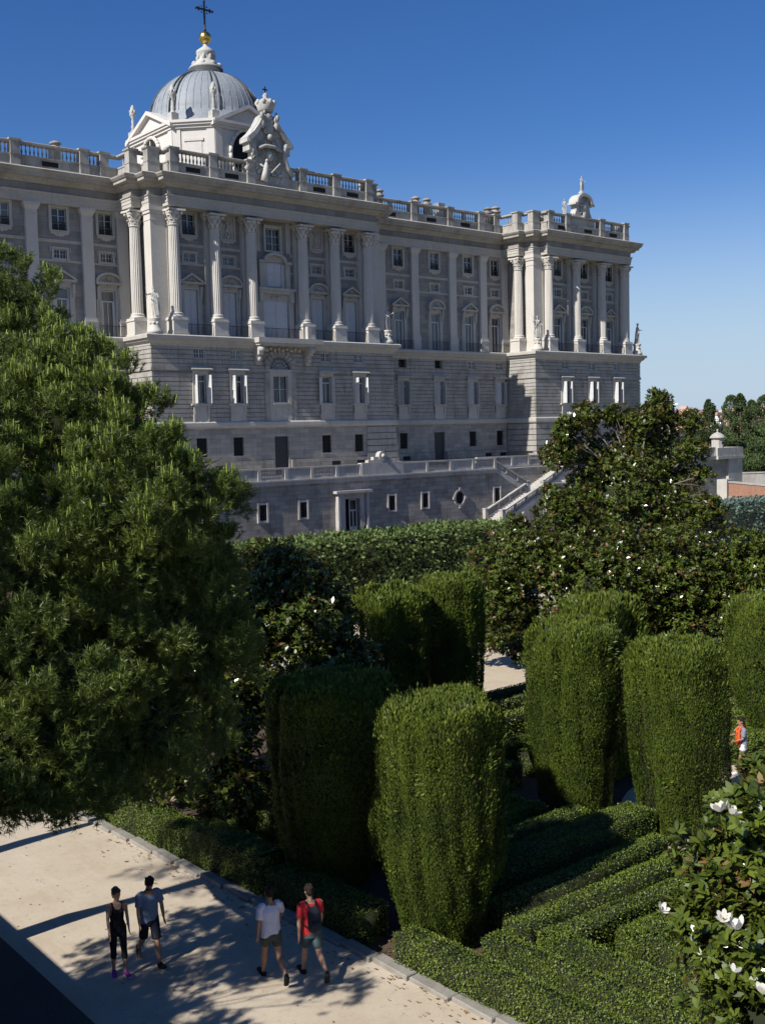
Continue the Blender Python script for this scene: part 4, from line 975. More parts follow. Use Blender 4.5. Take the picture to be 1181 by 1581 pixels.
x_ = c.build('wall_face', 'coping', o); x_.location = -Vector((150, 96, 0))
c = MB(); M0 = A2+d*9; pts = [(1.3*cos(pi*i/12), .6+1.2*sin(pi*i/12)) for i in range(13)]+[(-1.3, 0), (1.3, 0)]
c.add([(M0.x+d.x*u+nn.x*.03, M0.y+d.y*u+nn.y*.03, z) for u, z in pts], [list(range(15))]); x_ = c.build('tunnel_arch', 'darkgap', o); x_.location = -Vector((150, 96, 0))
def lamp(x, y, z, h, label):
    o = empty('street_lamp', (x, y, z)); tag(o, label, 'street lamp')
    MB().lathe([(.22, 0), (.22, .3), (.12, .5), (.07, 1.0), (.05, h)], seg=10).build('pole', 'iron', o)
    MB().lathe([(.08, h), (.22, h+.15), (.3, h+.75), (.1, h+.8)], seg=8).build('lantern_glass', 'glass', o)
    MB().lathe([(.36, h+.8), (.3, h+.9), (.1, h+1.1), (.03, h+1.3)], seg=8).build('lantern_cap', 'iron', o)
lamp(133.4, 85.8, 5.2, 4.3, 'dark street lamp rising beside the sentry turret')
lamp(152, 94, 0, 4.0, 'slim street lamp standing before the tunnel arch')

# ================================================================== FOLIAGE HELPERS
def unit(v): return v/np.maximum(1e-9, np.linalg.norm(v, axis=-1, keepdims=True))
_w = RNG.normal(0, 1, (14, 3)); _ph = RNG.uniform(0, 6.28, 14)
def nz(P, s):                                   # smooth pseudo-noise, -1..1
    return np.sin((P*s) @ _w.T + _ph).mean(axis=1)*2.2
def quad_leaves(P, D, Nn, L, Wd, cup=.12):
    """diamond leaf: P base, D direction, Nn face normal"""
    D = unit(D); T = unit(np.cross(D, Nn)); U = np.cross(T, D); L = L[:, None]; Wd = Wd[:, None]
    V = np.stack([P, P+D*L*.5+T*Wd*.5+U*L*cup, P+D*L, P+D*L*.5-T*Wd*.5+U*L*cup], 1)
    return V.reshape(-1, 3)
def hex_leaves(P, D, Nn, L, Wd, cup=.08, bend=.15):
    D = unit(D); T = unit(np.cross(D, Nn)); U = np.cross(T, D); L = L[:, None]; Wd = Wd[:, None]
    def q(t, w, u): return P+D*L*t+T*Wd*w+U*L*u
    V = np.stack([q(0, 0, 0), q(.3, .42, cup), q(.68, .42, cup-bend*.3), q(1, 0, -bend), q(.68, -.42, cup-bend*.3), q(.3, -.42, cup)], 1)
    return V.reshape(-1, 3)
def box_hedge(label, pts, w, h, near=True, mats=('boxcore', 'box'), name='box_hedge', cat='hedge', leaf=None, dens=None, group=None, rnd=.03):
    """clipped hedge along a polyline: a dark twiggy core and thousands of leaves on its faces"""
    P2 = [Vector(p) for p in pts]; core = MB(); quads = []
    segs = []
    for a, b_ in zip(P2, P2[1:]):
        d = (b_-a).normalized(); n_ = Vector((-d.y, d.x)); segs.append((a-d*(w/2 if a is not P2[0] else 0), b_+d*(w/2 if b_ is not P2[-1] else 0), d, n_))
    Ps, Ns = [], []
    lf = leaf or (.034 if near else .06); dn = dens or (1500 if near else 430)
    for a, b_, d, n_ in segs:
        L = (b_-a).length; e = .035
        core.slab([tuple(a+n_*(w/2-e)), tuple(a-n_*(w/2-e)), tuple(b_-n_*(w/2-e)), tuple(b_+n_*(w/2-e))], 0, h-e*1.3)
        for kind, area in (('top', L*w), ('l', L*h), ('r', L*h), ('e0', w*h), ('e1', w*h)):
            n = int(area*dn); 
            if n < 2: continue
            u = RNG.uniform(0, 1, n); v = RNG.uniform(0, 1, n)
            if kind == 'top': X = a.x+d.x*u*L+n_.x*(v-.5)*w; Y = a.y+d.y*u*L+n_.y*(v-.5)*w; Z = np.full(n, h)-.05*np.abs(2*v-1)**6; N_ = (0, 0, 1)
            elif kind in 'lr':
                s = 1 if kind == 'l' else -1; X = a.x+d.x*u*L+n_.x*s*w/2; Y = a.y+d.y*u*L+n_.y*s*w/2; Z = v*h; N_ = (n_.x*s, n_.y*s, 0)
            else:
                q = a if kind == 'e0' else b_; s = -1 if kind == 'e0' else 1; X = q.x+n_.x*(u-.5)*w; Y = q.y+n_.y*(u-.5)*w; Z = v*h; N_ = (d.x*s, d.y*s, 0)
            Ps.append(np.stack([X+0*u, Y+0*u, Z], 1)); Ns.append(np.tile(N_, (n, 1)))
    P = np.concatenate(Ps); Nn = np.concatenate(Ns).astype(float)
    P = P+Nn*(nz(P, 2.2)*rnd+nz(P, 9)*rnd*.5+RNG.normal(0, rnd*.35, len(P)))[:, None]
    D = unit(Nn*.55+RNG.normal(0, .6, P.shape)+np.array([0, 0, .15])); jf = np.where(Nn[:, 2:3] > .5, .42, .16); F_ = unit(Nn+RNG.normal(0, 1, P.shape)*jf)
    V = quad_leaves(P, D, F_, RNG.uniform(.8, 1.5, len(P))*lf, RNG.uniform(.7, 1.1, len(P))*lf*.8)
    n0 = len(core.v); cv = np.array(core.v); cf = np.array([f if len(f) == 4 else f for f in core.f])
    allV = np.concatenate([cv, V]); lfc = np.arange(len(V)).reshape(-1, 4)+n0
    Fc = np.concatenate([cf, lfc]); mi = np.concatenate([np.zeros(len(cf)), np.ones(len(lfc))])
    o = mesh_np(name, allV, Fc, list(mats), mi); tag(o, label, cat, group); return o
def topiary(label, x, y, h, rb, rm, rt=None, zm=.68, mats=('cypcore', 'cyp'), dens=2000, seed=0, lump=.06, spr=.13, top=.25, group='clipped cypress topiaries'):
    """clipped cypress: profile of revolution with ragged vertical growth"""
    rt = rt or rm*.92
    prof = np.array([(0, .12), (rb*.8, .13), (rb, .35), (rb+(rm-rb)*.55, h*.26), (rb+(rm-rb)*.92, h*.47), (rm, h*zm), (rt+.03, h*.925), (rt*.97, h*.975), (rt*.86, h), (0, h+.02)])
    sg = np.linalg.norm(np.diff(prof, axis=0), axis=1); ar = sg*(prof[:-1, 0]+prof[1:, 0])/2*2*pi
    n = int(ar.sum()*dens); si = RNG.choice(len(ar), n, p=ar/ar.sum()); t = RNG.uniform(0, 1, n)
    r = prof[si, 0]*(1-t)+prof[si+1, 0]*t; z = prof[si, 1]*(1-t)+prof[si+1, 1]*t
    th = RNG.uniform(0, 2*pi, n); dr = np.diff(prof, axis=0)[si]; nr = unit(np.stack([dr[:, 1], -dr[:, 0]], 1))
    C_, S_ = np.cos(th), np.sin(th)
    Nn = np.stack([nr[:, 0]*C_, nr[:, 0]*S_, nr[:, 1]], 1); P0 = np.stack([r*C_, r*S_, z], 1)
    q = P0*np.array([1, 1, .22])+seed*7.3; gg = lambda q_: -.10*(lump/.08)*np.clip(-nz(q_*np.array([1, 1, .8])+3.7, 2.4)-.42, 0, .6)/.3
    lum = gg(q)+nz(q, 3.2)*lump+nz(q, 8.5)*lump*.55+nz(P0+seed, 1.5)*lump*.6
    st = nz(P0*np.array([1, 1, .08])+seed*3.1, 9)*lump*.8; P = P0+Nn*(lum+st+RNG.normal(0, .02, n))[:, None]
    up_ = np.array([0, 0, 1.]); D = unit(up_*(.85+RNG.uniform(0, .5, n))[:, None]+Nn*.42+RNG.normal(0, .22, P.shape))
    F_ = unit(Nn+RNG.normal(0, .45, P.shape))
    L = RNG.uniform(.6, 1.35, n)*spr; hi = (z > h*.9); L[hi] *= RNG.uniform(1, 1.9, hi.sum())
    V = quad_leaves(P-D*.02, D, F_, L, L*RNG.uniform(.32, .46, n), .05)
    m2 = int(n*.006*top/.25); ii = RNG.choice(np.where(z > h*.80)[0], m2); D2 = unit(up_+Nn[ii]*.35+RNG.normal(0, .15, (m2, 3))); L2 = RNG.uniform(.15, .36, m2)*spr/.11
    V2 = quad_leaves(P[ii], D2, unit(Nn[ii]+RNG.normal(0, .6, (m2, 3))), L2, L2*.16, .03)
    nc = int(80*lump/.12); ci = RNG.choice(np.where(z > h*.35)[0], nc); k_ = 60     # shaggy outgrown wisps
    wd = unit(Nn[ci]*.5+up_*.75+RNG.normal(0, .35, (nc, 3))); W0 = (P[ci][:, None]+RNG.normal(0, .07, (nc, k_, 3))*np.array([1, 1, 1.6])).reshape(-1, 3)
    WD = unit(np.repeat(wd, k_, 0)+RNG.normal(0, .22, (nc*k_, 3))); WL = RNG.uniform(.05, .12, nc*k_)*min(1.6, spr/.055)
    V2 = np.concatenate([V2, quad_leaves(W0, WD, unit(np.repeat(Nn[ci], k_, 0)+RNG.normal(0, .5, (nc*k_, 3))), WL, WL*.32, .04)]); m3 = nc*k_
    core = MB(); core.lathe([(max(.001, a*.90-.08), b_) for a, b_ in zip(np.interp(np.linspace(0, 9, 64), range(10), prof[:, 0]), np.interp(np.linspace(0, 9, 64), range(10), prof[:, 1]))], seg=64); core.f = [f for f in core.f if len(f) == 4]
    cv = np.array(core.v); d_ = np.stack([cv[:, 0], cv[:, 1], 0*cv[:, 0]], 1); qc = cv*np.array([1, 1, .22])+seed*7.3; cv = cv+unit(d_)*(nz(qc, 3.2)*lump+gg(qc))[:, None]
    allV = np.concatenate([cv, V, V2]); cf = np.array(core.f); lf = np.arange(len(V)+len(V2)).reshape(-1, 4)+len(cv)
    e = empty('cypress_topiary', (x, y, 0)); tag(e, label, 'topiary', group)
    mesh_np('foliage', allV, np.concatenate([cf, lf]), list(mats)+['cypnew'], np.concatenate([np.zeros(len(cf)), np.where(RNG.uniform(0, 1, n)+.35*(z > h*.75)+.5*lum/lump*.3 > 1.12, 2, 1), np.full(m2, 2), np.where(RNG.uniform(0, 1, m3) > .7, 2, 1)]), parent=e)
    MB().tube([(0, 0, 0), (0, 0, .5)], [.11, .1], 8).build('trunk', 'bark', e); return e
def ell_pts(c, r, n, squash=.85, bias=.25, shell=(.72, 1.06)):
    d = unit(RNG.normal(0, 1, (n*2, 3))); keep = RNG.uniform(-1, 1, n*2) < d[:, 2]+1-bias+.3; d = d[keep][:n]
    rr_ = RNG.uniform(shell[0]**2, shell[1]**2, len(d))**.5
    return np.array(c)+d*(rr_*r)[:, None]*np.array([1, 1, squash]), d
def blob_core(m_, lobes, k=.62, mat=0):
    m_.cur = mat
    for (x, y, z, r) in lobes:
        b_ = MB(); b_.sphere((0, 0, 0), r*k, 10, 8, (1, 1, .85)); V_ = np.array(b_.v); V_ = V_*(1+.25*nz(V_+x, 2.5/r))[:, None]
        m_.add([tuple(v+np.array([x, y, z])) for v in V_], b_.f, True)
def tris_quads(core):                       # everything to quads (triangulated fans dropped to degenerate-free quads)
    out = []; mi = []
    for f, m_ in zip(core.f, core.mi):
        if len(f) == 4: out.append(f); mi.append(m_)
    return np.array(out), np.array(mi)
def limbs(base, forks, lobes, r0, parent, mat='bark', twigs=3, name='trunk', thin=1.0):
    m_ = MB(); rr = random.Random(int(base[0]*10))
    pts = [Vector(base)]+[Vector(f) for f in forks]
    n = len(pts); m_.tube(pts, [r0*(1-.55*i/max(1, n-1)) for i in range(n)], 10)
    o = m_.build(name, mat, parent); o.location = -Vector(parent.location)
    m_ = MB()
    for (x, y, z, r) in lobes:
        L = Vector((x, y, z)); f = min(pts[1:], key=lambda p: (p-L).length+.6*max(0, p.z-L.z))
        mid = f.lerp(L, .55)+Vector((rr.uniform(-.2, .2), rr.uniform(-.2, .2), rr.uniform(-.25, .1)))
        rr0 = r0*.38*thin; m_.tube([f, f.lerp(mid, .5)+Vector((0, 0, -.08)), mid, L], [rr0, rr0*.8, rr0*.6, rr0*.35], 7)
        for _ in range(twigs*2):
            v = Vector((rr.gauss(0, 1), rr.gauss(0, 1), rr.gauss(.2, .7))).normalized(); q = mid.lerp(L, rr.uniform(.1, 1.0)); e_ = L+v*r*rr.uniform(.6, 1.0)
            m_.tube([q, q.lerp(e_, .5)+Vector((rr.uniform(-.1, .1), rr.uniform(-.1, .1), .05)), e_], [rr0*.3, rr0*.2, rr0*.08], 5)
    o = m_.build('limb', mat, parent); o.location = -Vector(parent.location)
def pine(label, base, forks, lobes, dens=30, needles=24, nl=.15, nw=.0105, seed=1, candles=.36):
    e = empty('pine_tree', base); tag(e, label, 'pine tree'); B_ = np.array(base)
    limbs(base, forks, lobes, .26, e, thin=1.0 if candles else .16)
    P, D = [], []
    for (x, y, z, r) in lobes:
        if candles > .15:                          # sparser shoots inside the crown
            pi_, di_ = ell_pts((x, y, z), r, int(4*pi*r*r*dens*.34), .85, 1.0, (.3, .78)); P.append(pi_); D.append(unit(di_+RNG.normal(0, .5, di_.shape)))
        npf = int(4*pi*r*r*2.1)
        pc, pd = ell_pts((x, y, z), r, npf, .85, .0, (.78, 1.0))
        rp = RNG.uniform(.34, .56, len(pc)); ns = max(3, int(dens/2.1))
        for c_, d_, q in zip(pc, pd, rp):
            dd = unit(d_*.7+np.array([0, 0, .75])+RNG.normal(0, .5, (ns, 3))); P.append(c_+dd*q*RNG.uniform(.5, 1.0, (ns, 1))); D.append(unit(dd*.6+np.array([0, 0, .5])+RNG.normal(0, .18, (ns, 3))))
    P = np.concatenate(P); D = np.concatenate(D); n = len(P)
    k = needles; t = RNG.uniform(-.16, .05, (n, k, 1)); rv = unit(RNG.normal(0, 1, (n, k, 3))); side = unit(rv-(rv*D[:, None]).sum(2, keepdims=True)*D[:, None])
    cone = RNG.uniform(.5, 1.15, (n, k, 1)); nd = unit(D[:, None]*np.cos(cone)+side*np.sin(cone)); b0 = P[:, None]+D[:, None]*t
    L = RNG.uniform(.75, 1.15, (n, k, 1))*nl; wv = unit(np.cross(nd, RNG.normal(0, 1, (n, k, 3))))*nw
    V = np.stack([b0-wv, b0+wv, b0+nd*L+np.array([0, 0, -.1])*L*.5], 2).reshape(-1, 3)-B_
    o = mesh_np('crown', V, np.arange(len(V)).reshape(-1, 3), ['needle'], parent=e)
    up_ = D[:, 2] > .62; zlo, zhi = P[:, 2].min(), P[:, 2].max(); ii = np.where(up_ & (RNG.uniform(0, 1, n) < candles*np.clip((P[:, 2]-zlo-.35*(zhi-zlo))/(.35*(zhi-zlo)), .12, 1.3)))[0]; m2 = len(ii)
    k = 3; dd = unit(np.array([0, 0, 1.3])+D[ii][:, None]*.3+RNG.normal(0, .10, (m2, k, 3))); b0 = P[ii][:, None]+RNG.normal(0, .025, (m2, k, 3)); L = RNG.uniform(.07, .17, (m2, k, 1))
    wv = unit(np.cross(dd, RNG.normal(0, 1, (m2, k, 3))))*.009
    V = np.stack([b0-wv, b0+wv, b0+dd*L+wv*.8, b0+dd*L-wv*.8], 2).reshape(-1, 3)-B_
    if m2: mesh_np('candle_shoots', V, np.arange(len(V)).reshape(-1, 4), ['candle'], parent=e)
    cc = MB(); blob_core(cc, lobes, .42); q, _m = tris_quads(cc); (mesh_np('inner_foliage', np.array(cc.v)-B_, q, ['cypcore'], parent=e) if candles > .15 else None)
    return e
FL = MB()
for ring, (n_, tilt, L_) in enumerate(((3, .35, .11), (6, .95, .13))):
    for i in range(n_):
        a = 2*pi*i/n_+ring*.3; ca, sa = cos(a), sin(a); w_ = .042; pts = []
        for t, wd in ((.1, .3), (.5, 1), (.85, .7), (1, .05)):
            rr_ = L_*t*sin(tilt)+.01; zz = L_*t*cos(tilt)+(.03*t*t if ring else 0); pts.append([(rr_*ca-w_*wd*sa, rr_*sa+w_*wd*ca, zz+.01), (rr_*ca+w_*wd*sa, rr_*sa-w_*wd*ca, zz+.01)])
        for q0, q1 in zip(pts, pts[1:]): FL.add([q0[0], q0[1], q1[1], q1[0]], [(0, 1, 2, 3)], True)
FLM = {}
def magnolia(label, base, forks, lobes, dens, leaf=.18, leaves=9, near=False, flowers=(), nflow=0, fsize=1.0, seed=0, core=.6, dry=.06):
    e = empty('magnolia_tree', base); tag(e, label, 'magnolia tree'); B_ = np.array(base)
    limbs(base, forks, lobes, .16, e, 'greybark', 4)
    P, D = [], []
    for (x, y, z, r) in lobes:
        n = int(4*pi*r*r*dens); p_, d_ = ell_pts((x, y, z), r, n, .9, .3, (.35, 1.08)); keep = nz(p_, 1.9) > -.45; P.append(p_[keep]); D.append(d_[keep])
    P = np.concatenate(P); D0 = np.concatenate(D); P = P+D0*(nz(P, 2.3)*.22)[:, None]; n = len(P); D = unit(D0*.55+np.array([0, 0, .75])+RNG.normal(0, .35, (n, 3)))
    k = leaves; rv = unit(RNG.normal(0, 1, (n, k, 3))); side = unit(rv-(rv*D[:, None]).sum(2, keepdims=True)*D[:, None]); cone = RNG.uniform(.5, 1.5, (n, k, 1))
    nd = unit(D[:, None]*np.cos(cone)+side*np.sin(cone)); b0 = P[:, None]-D[:, None]*RNG.uniform(0, .10, (n, k, 1)); Nf = unit(D[:, None]*np.sin(cone)-side*np.cos(cone)+RNG.normal(0, .25, (n, k, 3)))
    L = RNG.uniform(.7, 1.2, n*k)*leaf; f = hex_leaves if near else quad_leaves
    V = f(b0.reshape(-1, 3), nd.reshape(-1, 3), Nf.reshape(-1, 3), L, L*RNG.uniform(.38, .5, n*k))-B_
    kk = 6 if near else 4; mi = np.repeat(RNG.uniform(0, 1, n) < dry, k).astype(int)
    mesh_np('crown', V, np.arange(len(V)).reshape(-1, kk), ['mag', 'magdry'], mi, parent=e)
    if core:
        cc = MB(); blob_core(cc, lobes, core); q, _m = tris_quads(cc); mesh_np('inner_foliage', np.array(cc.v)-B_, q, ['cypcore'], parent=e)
    fl = [Vector(f_) for f_ in flowers]
    if nflow:
        cand = np.where((D0 @ unit(np.array([-.45, -.75, .5]))) > .35)[0]
        for i in RNG.choice(cand, nflow, replace=False): fl.append(Vector(P[i]+D[i]*.12))
    if 'f' not in FLM: FLM['f'] = FL.build('flower', 'petal').data; bpy.data.objects.remove(bpy.data.objects['flower'])
    for p_ in fl:
        o = bpy.data.objects.new('flower', FLM['f']); COL.objects.link(o); o.parent = e; o.location = p_-Vector(base)
        o.rotation_euler = (random.uniform(-.7, .9), random.uniform(-.7, .7), random.uniform(0, 6)); s = fsize*random.uniform(.7, 1.1); o.scale = (s, s, s)
    return e

# ================================================================== HEDGES
box_hedge('front box hedge running along the kerb at the bottom of the picture', [(12.80, 15.0), (13.45, 4.5)], .50, .66)
box_hedge('second low box hedge in from the kerb, parallel behind the front one', [(13.70, 13.6), (14.2, 5)], .48, .74)
box_hedge('angled box hedge whose sunlit arm runs away from a sharp corner', [(15.02, 5), (14.62, 12.86), (19.4, 12.58)], .42, .74)
box_hedge('inner box hedge corner nested inside the angled sunlit hedge', [(16.15, 5), (15.8, 11.98), (18.8, 11.75)], .46, .72)
box_hedge('box hedge block beside the near magnolia', [(17.1, 5), (16.8, 10.9), (18.6, 10.8)], .5, .68)
box_hedge('box hedge strip half in the shade of the big front topiary', [(14.3, 13.62), (20.1, 13.45)], .44, .72)
box_hedge('box hedge strip ending at the foot of the right topiary', [(14.7, 14.46), (20.0, 14.4)], .46, .74)
box_hedge('taller dark box hedge block between front and rear topiaries', [(15.2, 15.65), (20.75, 15.5)], .85, .95)
box_hedge('shaded box hedge strip behind the taller dark block', [(15.2, 16.95), (20.2, 16.85)], .55, .7)
box_hedge('clipped box hedge by the kerb left of the white shirted walker', [(12.72, 19.0), (12.9, 16.0)], .7, .72)
box_hedge('squared box hedge block with a sunny top beside the kerb', [(12.55, 22.0), (12.68, 19.25)], .8, .9)
box_hedge('long box hedge under the pine along the far kerb', [(12.2, 27.2), (12.5, 22.25)], .75, .72)
box_hedge('small box hedge block behind the kerb hedge, dappled by sun', [(14.3, 24.5), (14.45, 20.6)], .7, .85)
def arc(cx, cy, r, a0, a1, n=9): return [(cx+r*cos(radians(a0+(a1-a0)*i/n)), cy+r*sin(radians(a0+(a1-a0)*i/n))) for i in range(n+1)]
for nm_, y0_, xa, xb in (('nearest', 17.82, 15.3, 20.1), ('second', 18.72, 15.3, 20.2), ('third', 19.62, 15.4, 20.4), ('fourth', 20.5, 15.5, 21.9), ('farthest', 21.9, 19.6, 24.5)):
    box_hedge('wavy box hedge row left of the leaning topiary, %s of its rows' % nm_, [(x_, y0_+.17*sin(2.1*x_+y0_)) for x_ in np.arange(xa, xb, .35)], .52, .66, False, dens=800, leaf=.045)
box_hedge('straight box hedge behind the wavy rows', [(15.5, 21.5), (19.2, 21.4)], .6, .68, False)
box_hedge('box hedge strip across the middle of the parterre', [(15.5, 23.2), (22.6, 23.0)], .6, .68, False)
box_hedge('box hedge strip near the rear pair of topiaries', [(15.5, 24.6), (29.5, 24.0)], .6, .68, False)
box_hedge('last box hedge strip along the rear gravel walk', [(19.5, 25.9), (30.5, 25.3)], .5, .68, False)
for i, (y_, xa, xb) in enumerate(((20.9, 22.6, 26.5), (21.6, 24.8, 28.5), (22.5, 15.5, 19), (22.5, 25, 30), (26.6, 26.2, 31))):
    box_hedge('low box hedge strip of the middle parterre, number %s counted from the plaza' % ('one', 'two', 'three', 'four', 'five')[i], [(xa, y_), (xb, y_-.12)], .6, .68, False, dens=700, leaf=.045)
box_hedge('curved box hedge behind the woman in white shorts', arc(25, 14.2, 4.65, 22, 78), .7, .82, False, dens=700, leaf=.05)
box_hedge('second curved box hedge behind the plaza', arc(25, 14.2, 5.9, 15, 80), .75, .74, False)
box_hedge('third curved box hedge behind the plaza', arc(25, 14.2, 7.1, 12, 82), .75, .74, False)
box_hedge('outermost curved box hedge behind the plaza', arc(25, 14.2, 8.4, 10, 84), .8, .78, False)
box_hedge('tall feathery green juniper hedge along the foot of the terrace wall', [(24, 46.8), (47.6, 45.6)], 3.2, 4.25, name='juniper_hedge', mats=('cypcore', 'jun'), leaf=.20, dens=120, rnd=.22)
box_hedge('pale blue green juniper hedge at the right below the brick wall', [(60, 45.6), (90, 45.0)], 3.4, 4.0, name='juniper_hedge', mats=('cypcore', 'junblue'), leaf=.22, dens=100, rnd=.25)

# ================================================================== TOPIARIES
topiary('big sunlit cypress topiary in front of the hedges, ragged on its right side', 13.95, 15.2, 4.72, .72, 1.16, 1.14, .78, dens=5200, seed=1, lump=.12, spr=.052, top=.5)
topiary('very dark shaded cypress topiary behind the red shirted walker', 13.9, 18.6, 4.6, .8, 1.32, 1.27, .66, dens=2600, seed=2, lump=.08, spr=.07)
topiary('leaning sunlit cypress topiary, left one of the two by the plaza', 21.35, 18.0, 4.8, .85, 1.16, 1.1, .80, dens=3600, seed=3, lump=.12, spr=.062, top=.5)
topiary('broad olive cypress topiary, right one of the two by the plaza', 21.7, 15.15, 4.75, .92, 1.12, 1.06, .70, dens=3600, seed=4, lump=.12, spr=.060, top=.5)
topiary('shaggy paler cypress topiary poking up behind the two by the plaza', 24.1, 19.4, 5.0, .9, 1.2, 1.0, .75, dens=1500, seed=5, lump=.15, spr=.11, top=.6)
topiary('cypress topiary with a dark hollow side, left of the rear pair', 22.3, 26.3, 4.75, .8, 1.02, 1.02, .8, dens=1800, seed=6, lump=.13, spr=.09)
topiary('smooth upright cypress topiary, right of the rear pair', 25.05, 26.5, 4.9, .8, 1.06, 1.03, .7, dens=1900, seed=7, lump=.08, spr=.085)
topiary('bright tall cypress topiary cut off by the right edge', 30.0, 17.4, 4.6, .6, 1.4, 1.35, .75, dens=1900, seed=8, lump=.07, spr=.085)

# ================================================================== TREES
PINE = [(9.2, 20.97, 11.4, 0.8), (8.3, 21.35, 11.25, 1.32), (8.25, 19.28, 10.15, 1.35), (9.3, 18.74, 10.7, 0.62), (9.2, 18.30, 9.85, 0.80),
        (9.8, 17.36, 9.05, 0.98), (8.54, 17.25, 8.61, 1.62), (7.00, 17.54, 7.94, 1.48), (10.59, 17.72, 7.46, 0.77), (9.27, 17.38, 6.56, 1.41), (7.29, 17.11, 6.10, 1.54),
        (8.84, 17.20, 4.90, 1.32), (7.20, 16.78, 4.76, 1.08), (6.12, 16.75, 5.10, 1.27), (10.46, 17.73, 5.86, 0.75), (6.4, 18.9, 9.3, 1.3), (6.0, 17.6, 6.6, 1.3), (6.6, 20.6, 10.6, 1.2), (7.7, 17.3, 4.4, .8), (6.7, 17.2, 4.5, .9), (8.4, 17.6, 4.3, .85), (6.0, 16.6, 4.4, .8)]
pine('large pine tree in front at the left with bright upright candle shoots', (5.7, 21.0, 0), [(5.9, 20.9, 2.5), (6.3, 20.4, 4.8), (6.9, 19.8, 6.5), (7.5, 19.4, 8.0), (7.9, 19.6, 9.8)], PINE, dens=88, needles=28, nl=.115, nw=.0075)
pine('darker pine top rising behind the large pine at the left edge', (5.0, 25.6, 0), [(5.1, 25.6, 4), (6.2, 25.4, 8), (7.4, 24.9, 11)], [(9.18, 24.14, 13.03, 1.25), (8.3, 24.8, 12.2, 1.5), (7.0, 25.0, 12.8, 1.3), (6.2, 25.4, 11.4, 1.3), (9.9, 24.4, 11.6, .8)], dens=40, needles=24, nl=.13, candles=.22)
pine('pine tree outside the left edge whose canopy dapples the gravel', (2.9, 15.8, 0), [(3.0, 15.9, 2.5), (3.3, 16.1, 4.4)], [(1.0+random.uniform(0, 4.1), 14.3+random.uniform(0, 4.6), 5.4+random.uniform(-.6, 1.0), random.uniform(.3, .58)) for _ in range(52)], dens=30, needles=18, nw=.011, candles=0)
pine('tall unseen pine crown added outside the left edge to shade the lower half of the front pine', (-4.6, 20.3, 0), [(-4.6, 20.25, 5), (-4.6, 20.1, 10.6), (-4.4, 19.5, 14)], [(random.uniform(-5.4, -2.4), random.uniform(16.2, 21.0), random.uniform(14.3, 17.2), random.uniform(.7, 1.1)) for _ in range(26)], dens=22, needles=18, nw=.012, candles=0)  # unseen canopy, added to throw shade on the lower front pine
MAGB_X = [(1018, 622, 47, 22), (1000, 650, 46, 26), (905, 645, 46, 24), (880, 668, 45, 30), (862, 705, 45, 26), (1068, 695, 46, 24), (1082, 735, 46, 20), (1062, 655, 47, 24), (958, 650, 47, 26), (850, 762, 44, 18), (765, 830, 44, 18), (750, 870, 43, 30), (1095, 785, 45, 24), (800, 812, 44, 20), (770, 950, 42, 34), (780, 905, 42, 36), (940, 640, 47, 14), (1020, 645, 47, 20), (800, 1000, 41, 26), (762, 955, 45, 34), (795, 965, 44, 36), (750, 985, 46, 26), (822, 990, 43, 30), (775, 990, 45, 22)]
MAGB = [(37.87, 27.83, 9.5, 1.1), (36.64, 29.42, 8.4, 1.5), (38.3, 27.1, 7.9, 1.35), (36.35, 28.03, 6.99, 2.5), (33.28, 28.55, 6.37, 1.4), (37.7, 26.0, 6.0, 1.6), (31.54, 28.74, 4.69, 1.75), (33.24, 26.59, 3.93, 2.7), (34.91, 24.49, 4.45, 2.2), (30.93, 28.90, 2.9, 1.2), (31.44, 26.71, 2.3, 1.4)]
def bear(px, py, d):           # bearing and elevation read off the plan -> position
    v = (fw+r2*((px-590.5)/F_PX)-u2*((py-790.5)/F_PX)).normalized()*d; return (v.x, v.y, v.z+10)
MAGB = [(x, y, z, r*.92) for x, y, z, r in MAGB]+[(*bear(a, b_, d), q/1670*d) for a, b_, d, q in MAGB_X]
magnolia('big spreading magnolia tree dotted with white flowers in front of the palace', (35.3, 27.2, 0), [(35.4, 27.2, 1.6), (35.6, 27.3, 3.4), (36.2, 27.6, 5.2), (37.2, 27.6, 7.4)], MAGB, 40, .18, 8, nflow=34, fsize=1.05, core=.35)
MAGR = [(32.78, 20.63, 5.3, 1.3), (33.5, 19.71, 4.9, 1.6), (32.22, 21.28, 4.4, 1.25), (31.84, 19.80, 3.7, 1.3), (31.2, 21.4, 3.3, 1.2), (31.32, 19.95, 1.94, 1.1), (31.08, 22.61, 3.0, 1.05)]
MAGR = [(x*1.12, y*1.12, 10+(z-10)*1.12, r*1.12) for x, y, z, r in MAGR]
magnolia('lower magnolia tree with white flowers at the right behind the topiaries', (36.0, 23.2, 0), [(36, 23.2, 1.2), (36, 23.0, 2.6)], MAGR, 36, .19, 8, nflow=16, fsize=1.05, core=.35)
MAGL = [(17.75, 26.38, 6.2, 0.8), (17.46, 25.32, 5.9, 1.1), (18.2, 24.5, 4.9, 0.9), (17.15, 24.63, 4.58, 1.55), (17.8, 23.2, 3.7, 1.0), (18.3, 23.9, 3.6, 0.8), (16.42, 22.80, 2.84, 1.39), (18.1, 23.1, 2.4, 1.1)]
magnolia('dark shaded magnolia tree between the pine and the rear topiaries', (17.4, 24.2, 0), [(17.4, 24.2, 1.4), (17.5, 24.3, 3.0), (17.6, 24.6, 4.4)], MAGL, 50, .18, 8, nflow=14, fsize=1.15, core=.3, dry=.05)
